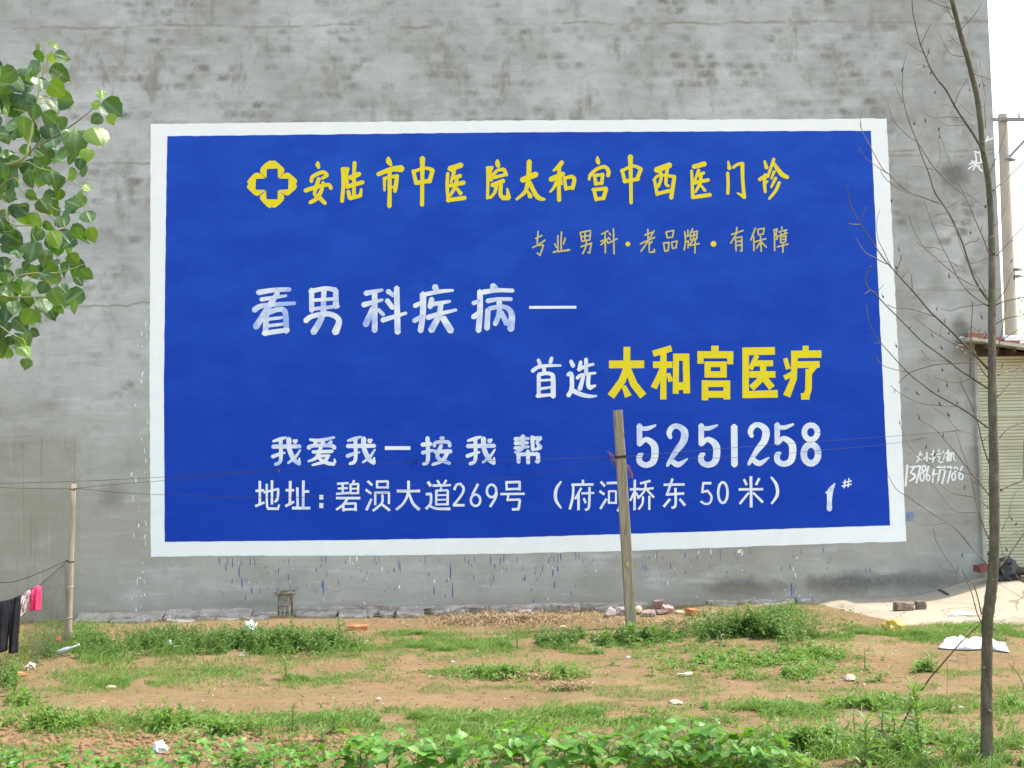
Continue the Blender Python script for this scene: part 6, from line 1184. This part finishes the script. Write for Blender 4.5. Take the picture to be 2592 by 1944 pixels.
def z1(x, y): return (x/3.4136, y/3.4136)
def z3(x, y): return (x/3.4136, 486+y/3.4136)
L1 = """330,520 280,640|470,470 600,505|430,590 610,670|290,750 55,720|210,930 5,895|500,850 690,905|490,1060 345,960|890,870 1050,1010|865,905 765,890 1|950,985 985,1095 .8|880,1000 785,1080|800,1100 925,1270 .5|650,1115 690,1345|170,1095 10,1010|760,1280 745,1410 .9|600,1275 470,1440|395,1210 270,1250|660,1470 545,1545 .4|690,1500 800,1450|700,1365 680,1480|60,1390 200,1400|240,1455 285,1650|440,1480 490,1610|360,1490 350,1610|30,1415 10,1560|525,1005 545,1150|385,830 550,990|300,890 265,1060|345,670 385,840|420,710 550,830 .5|450,460 425,550 .9|305,440 345,430 .4|345,420 295,380 .3|440,405 495,365 1|420,380 410,330 1|465,400 515,410 .9|875,775 885,880 .4|715,1600 785,1655 .9|20,1125 70,1250|105,1115 185,1195|205,1000 185,1200|60,1290 20,1380|190,1255 255,1345|300,1295 390,1360|320,430 330,540|470,1270 390,1120|520,1210 600,1130|150,1180 60,1150|120,1620 40,1540|540,1400 430,1330|640,1340 560,1420|100,1480 150,1640|520,1500 470,1650"""
L3 = """225,195 95,70|60,150 10,240|690,130 510,50|665,60 705,-40 .6|725,120 620,10 .5|740,165 805,300|725,300 590,400|650,300 705,465|770,305 825,450 .4|310,175 325,330 .2|455,140 550,220|420,150 420,215 .8|375,260 460,345|440,335 505,495 .5|110,350 30,500|190,370 15,470|300,425 265,655|400,500 390,650|240,600 205,675|580,600 545,745|690,665 795,760|655,740 720,815|600,530 665,640 .3|520,590 450,640|200,655 195,775|340,705 465,750|270,780 305,850|400,780 330,890|450,830 505,1005|500,800 590,890|720,850 550,1000|640,930 640,1070 .2|365,920 425,1060|215,920 165,1045|290,1010 185,1185|120,940 140,1090|60,1000 60,1160|20,700 60,810|35,560 65,700|130,500 205,600|15,810 130,900|150,830 190,910|250,1200 350,1240|180,1260 120,1330|165,1340 280,1400 .6|30,1250 15,1380|240,1440 215,1550|450,350 525,410|540,200 580,340|20,10 85,90|120,-10 60,100|340,60 430,190|430,30 360,120|230,-10 320,80|520,-30 480,90|600,130 560,260|100,1250 60,1330|480,240 560,300"""
for txt, zf in ((L1, z1), (L3, z3)):
    for q in txt.split('|'):
        a = q.split(); b = zf(*map(float, a[0].split(','))); t = zf(*map(float, a[1].split(','))); yv = float(a[2]) if len(a) > 2 else rp.choice((0, 0, 0, .12))
        pleaf(b, t, yv)
for _ in range(92):        # second layer inside the silhouette
    y = rp.uniform(150, 900); lim = np.interp(y, [150, 250, 330, 420, 520, 600, 680, 760, 830, 900], [90, 120, 150, 170, 195, 175, 190, 170, 110, 60])
    x = rp.uniform(-60, lim); a = rp.uniform(.3, 2.8); l = rp.uniform(40, 62); pleaf((x-l*.5*math.cos(a), y-l*.5*math.sin(a)), (x+l*.5*math.cos(a), y+l*.5*math.sin(a)), rp.choice((0, 0, 0, .3)), rp.uniform(.05, .5))
for _ in range(190):       # the crown behind and beyond the left edge
    x = rp.uniform(-620, 150); y = rp.uniform(150, 900)
    if x > 110-abs(y-560)*.35+20 and x > 0: continue
    if x > 0 and rp.random() < .5: continue
    a = rp.uniform(.2, 2.9); l = rp.uniform(50, 78); pleaf((x, y), (x+l*math.cos(a), y+l*math.sin(a)), 0, rp.uniform(.1, .9))
me_o = lv.build('foliage', pop_m, pop, smooth=True)
for nm, arr in (('young', lv.y), ('vein', lv.ve)):
    at_ = me_o.data.attributes.new(nm, 'FLOAT', 'POINT'); at_.data.foreach_set('value', arr)
def bough(pl, r0, r1, mat, y0=YO, name='branch'):
    P = [at(x, y, y0+o) for x, y, o in pl]; P = catmull([tuple(q) for q in P], 5); m = len(P); mb = MB(); mb.tube(P, [r0+(r1-r0)*i_/(m-1) for i_ in range(m)], 8); return mb.build(name, mat, pop, smooth=True)
base_ = (-335, 1500)
tp = MB(); T0 = [at(-330, 2400, YO), at(-330, 1500, YO), at(-325, 900, YO), at(-320, 500, YO), at(-315, 100, YO), at(-318, -300, YO)]; T0[0][2] = -.1; T0[0][0] = T0[1][0]
tp.tube(T0, [.075, .062, .05, .038, .028, .012], 12); tp.build('trunk', bough_m, pop, smooth=True)
Z = lambda s_, f: [f(*map(float, q.split(',')))+(0.0,) for q in s_.split()]
bough([(-322, 760, 0.), (-160, 560, 0.), (-40, 440, 0.)]+Z("190,1380 245,1250 275,1120 310,930 345,760 385,600 430,480 455,430", z1), .0065, .0022, shoot_m, YO-.22)
bough([(-40, 440, 0.)]+Z("180,1380 270,1300 400,1220 520,1150 640,1070 720,1010 800,940 860,880", z1), .0045, .0017, bough_m, YO-.12)
bough([(-322, 820, 0.), (-150, 640, 0.)]+Z("0,160 60,240 140,290 300,280", z3), .006, .0016, shoot_m)
bough([(-150, 640, 0.)]+Z("0,780 120,735 260,705 420,700 520,695 650,655 720,625", z3), .0038, .0014, shoot_m)
bough([(-322, 900, 0.), (-120, 780, 0.)]+Z("0,900 100,910 220,910 380,905 490,880 620,850", z3), .005, .0014, shoot_m)
bough([(-120, 780, 0.)]+Z("-40,1140 70,1210 150,1250 210,1290 240,1440", z3), .0034, .0013, shoot_m)
bough([(-40, 440, 0.)]+Z("200,1400 330,1450 480,1490 620,1560 760,1640", z1), .0034, .0013, shoot_m)
bough([(-150, 640, 0.)]+Z("60,-100 200,0 340,60 460,140 560,170 690,150", z3), .0034, .0013, shoot_m)
for q in "375,640 345,520 330,520|360,760 480,690 545,630|330,890 440,900 500,985|290,1040 200,960 110,940|345,800 280,740 170,740|280,1130 210,1060 90,1050|700,1010 680,950 640,920|690,1060 770,1075 800,1100|640,1090 645,1120 655,1230|500,1120 490,1070 430,1030|540,1180 520,1140 500,1060|400,1220 370,1190 330,1260".split('|'):
    P = [at(*z1(*map(float, s_.split(','))), YO) for s_ in q.split()]; pet.tube(P, .0013, 5, cap=False)
for q in "260,40 250,170 225,195|600,170 560,110 590,120|560,170 640,180 690,170|300,280 280,370 310,430|420,200 470,240 495,300|240,770 300,710 380,700|430,790 380,730 340,705|300,850 370,910 360,930|600,850 560,920 720,975|640,660 560,670 500,680|150,290 100,340 20,340".split('|'):
    P = [at(*z3(*map(float, s_.split(','))), YO) for s_ in q.split()]; pet.tube(P, .0013, 5, cap=False)
pet.build('leaf_stalk', shoot_m, pop)

# distant tree tops beyond the shed
ft = empty('distant_tree', (at(2610, 900, 34)[0], 34, 0), 'small blurred tree crown far behind the utility pole at the right edge', 'tree')
tp = MB(); q = at(2615, 800, 34); tp.tube([(q[0], 34, -.2), (q[0], 34, q[2])], [.18, .06], 8); tp.build('trunk', bough_m, ft)
n = 260; c0 = at(2615, 800, 34); P = c0+RS.randn(n, 3)*np.array([.25, .4, .42]); D = RS.randn(n, 3); v, f = np_leaves(P, D, .14+.12*RS.rand(n), .08+.06*RS.rand(n), .2*RS.rand(n)); np_obj('foliage', v, f, leaf_weed, parent=ft)
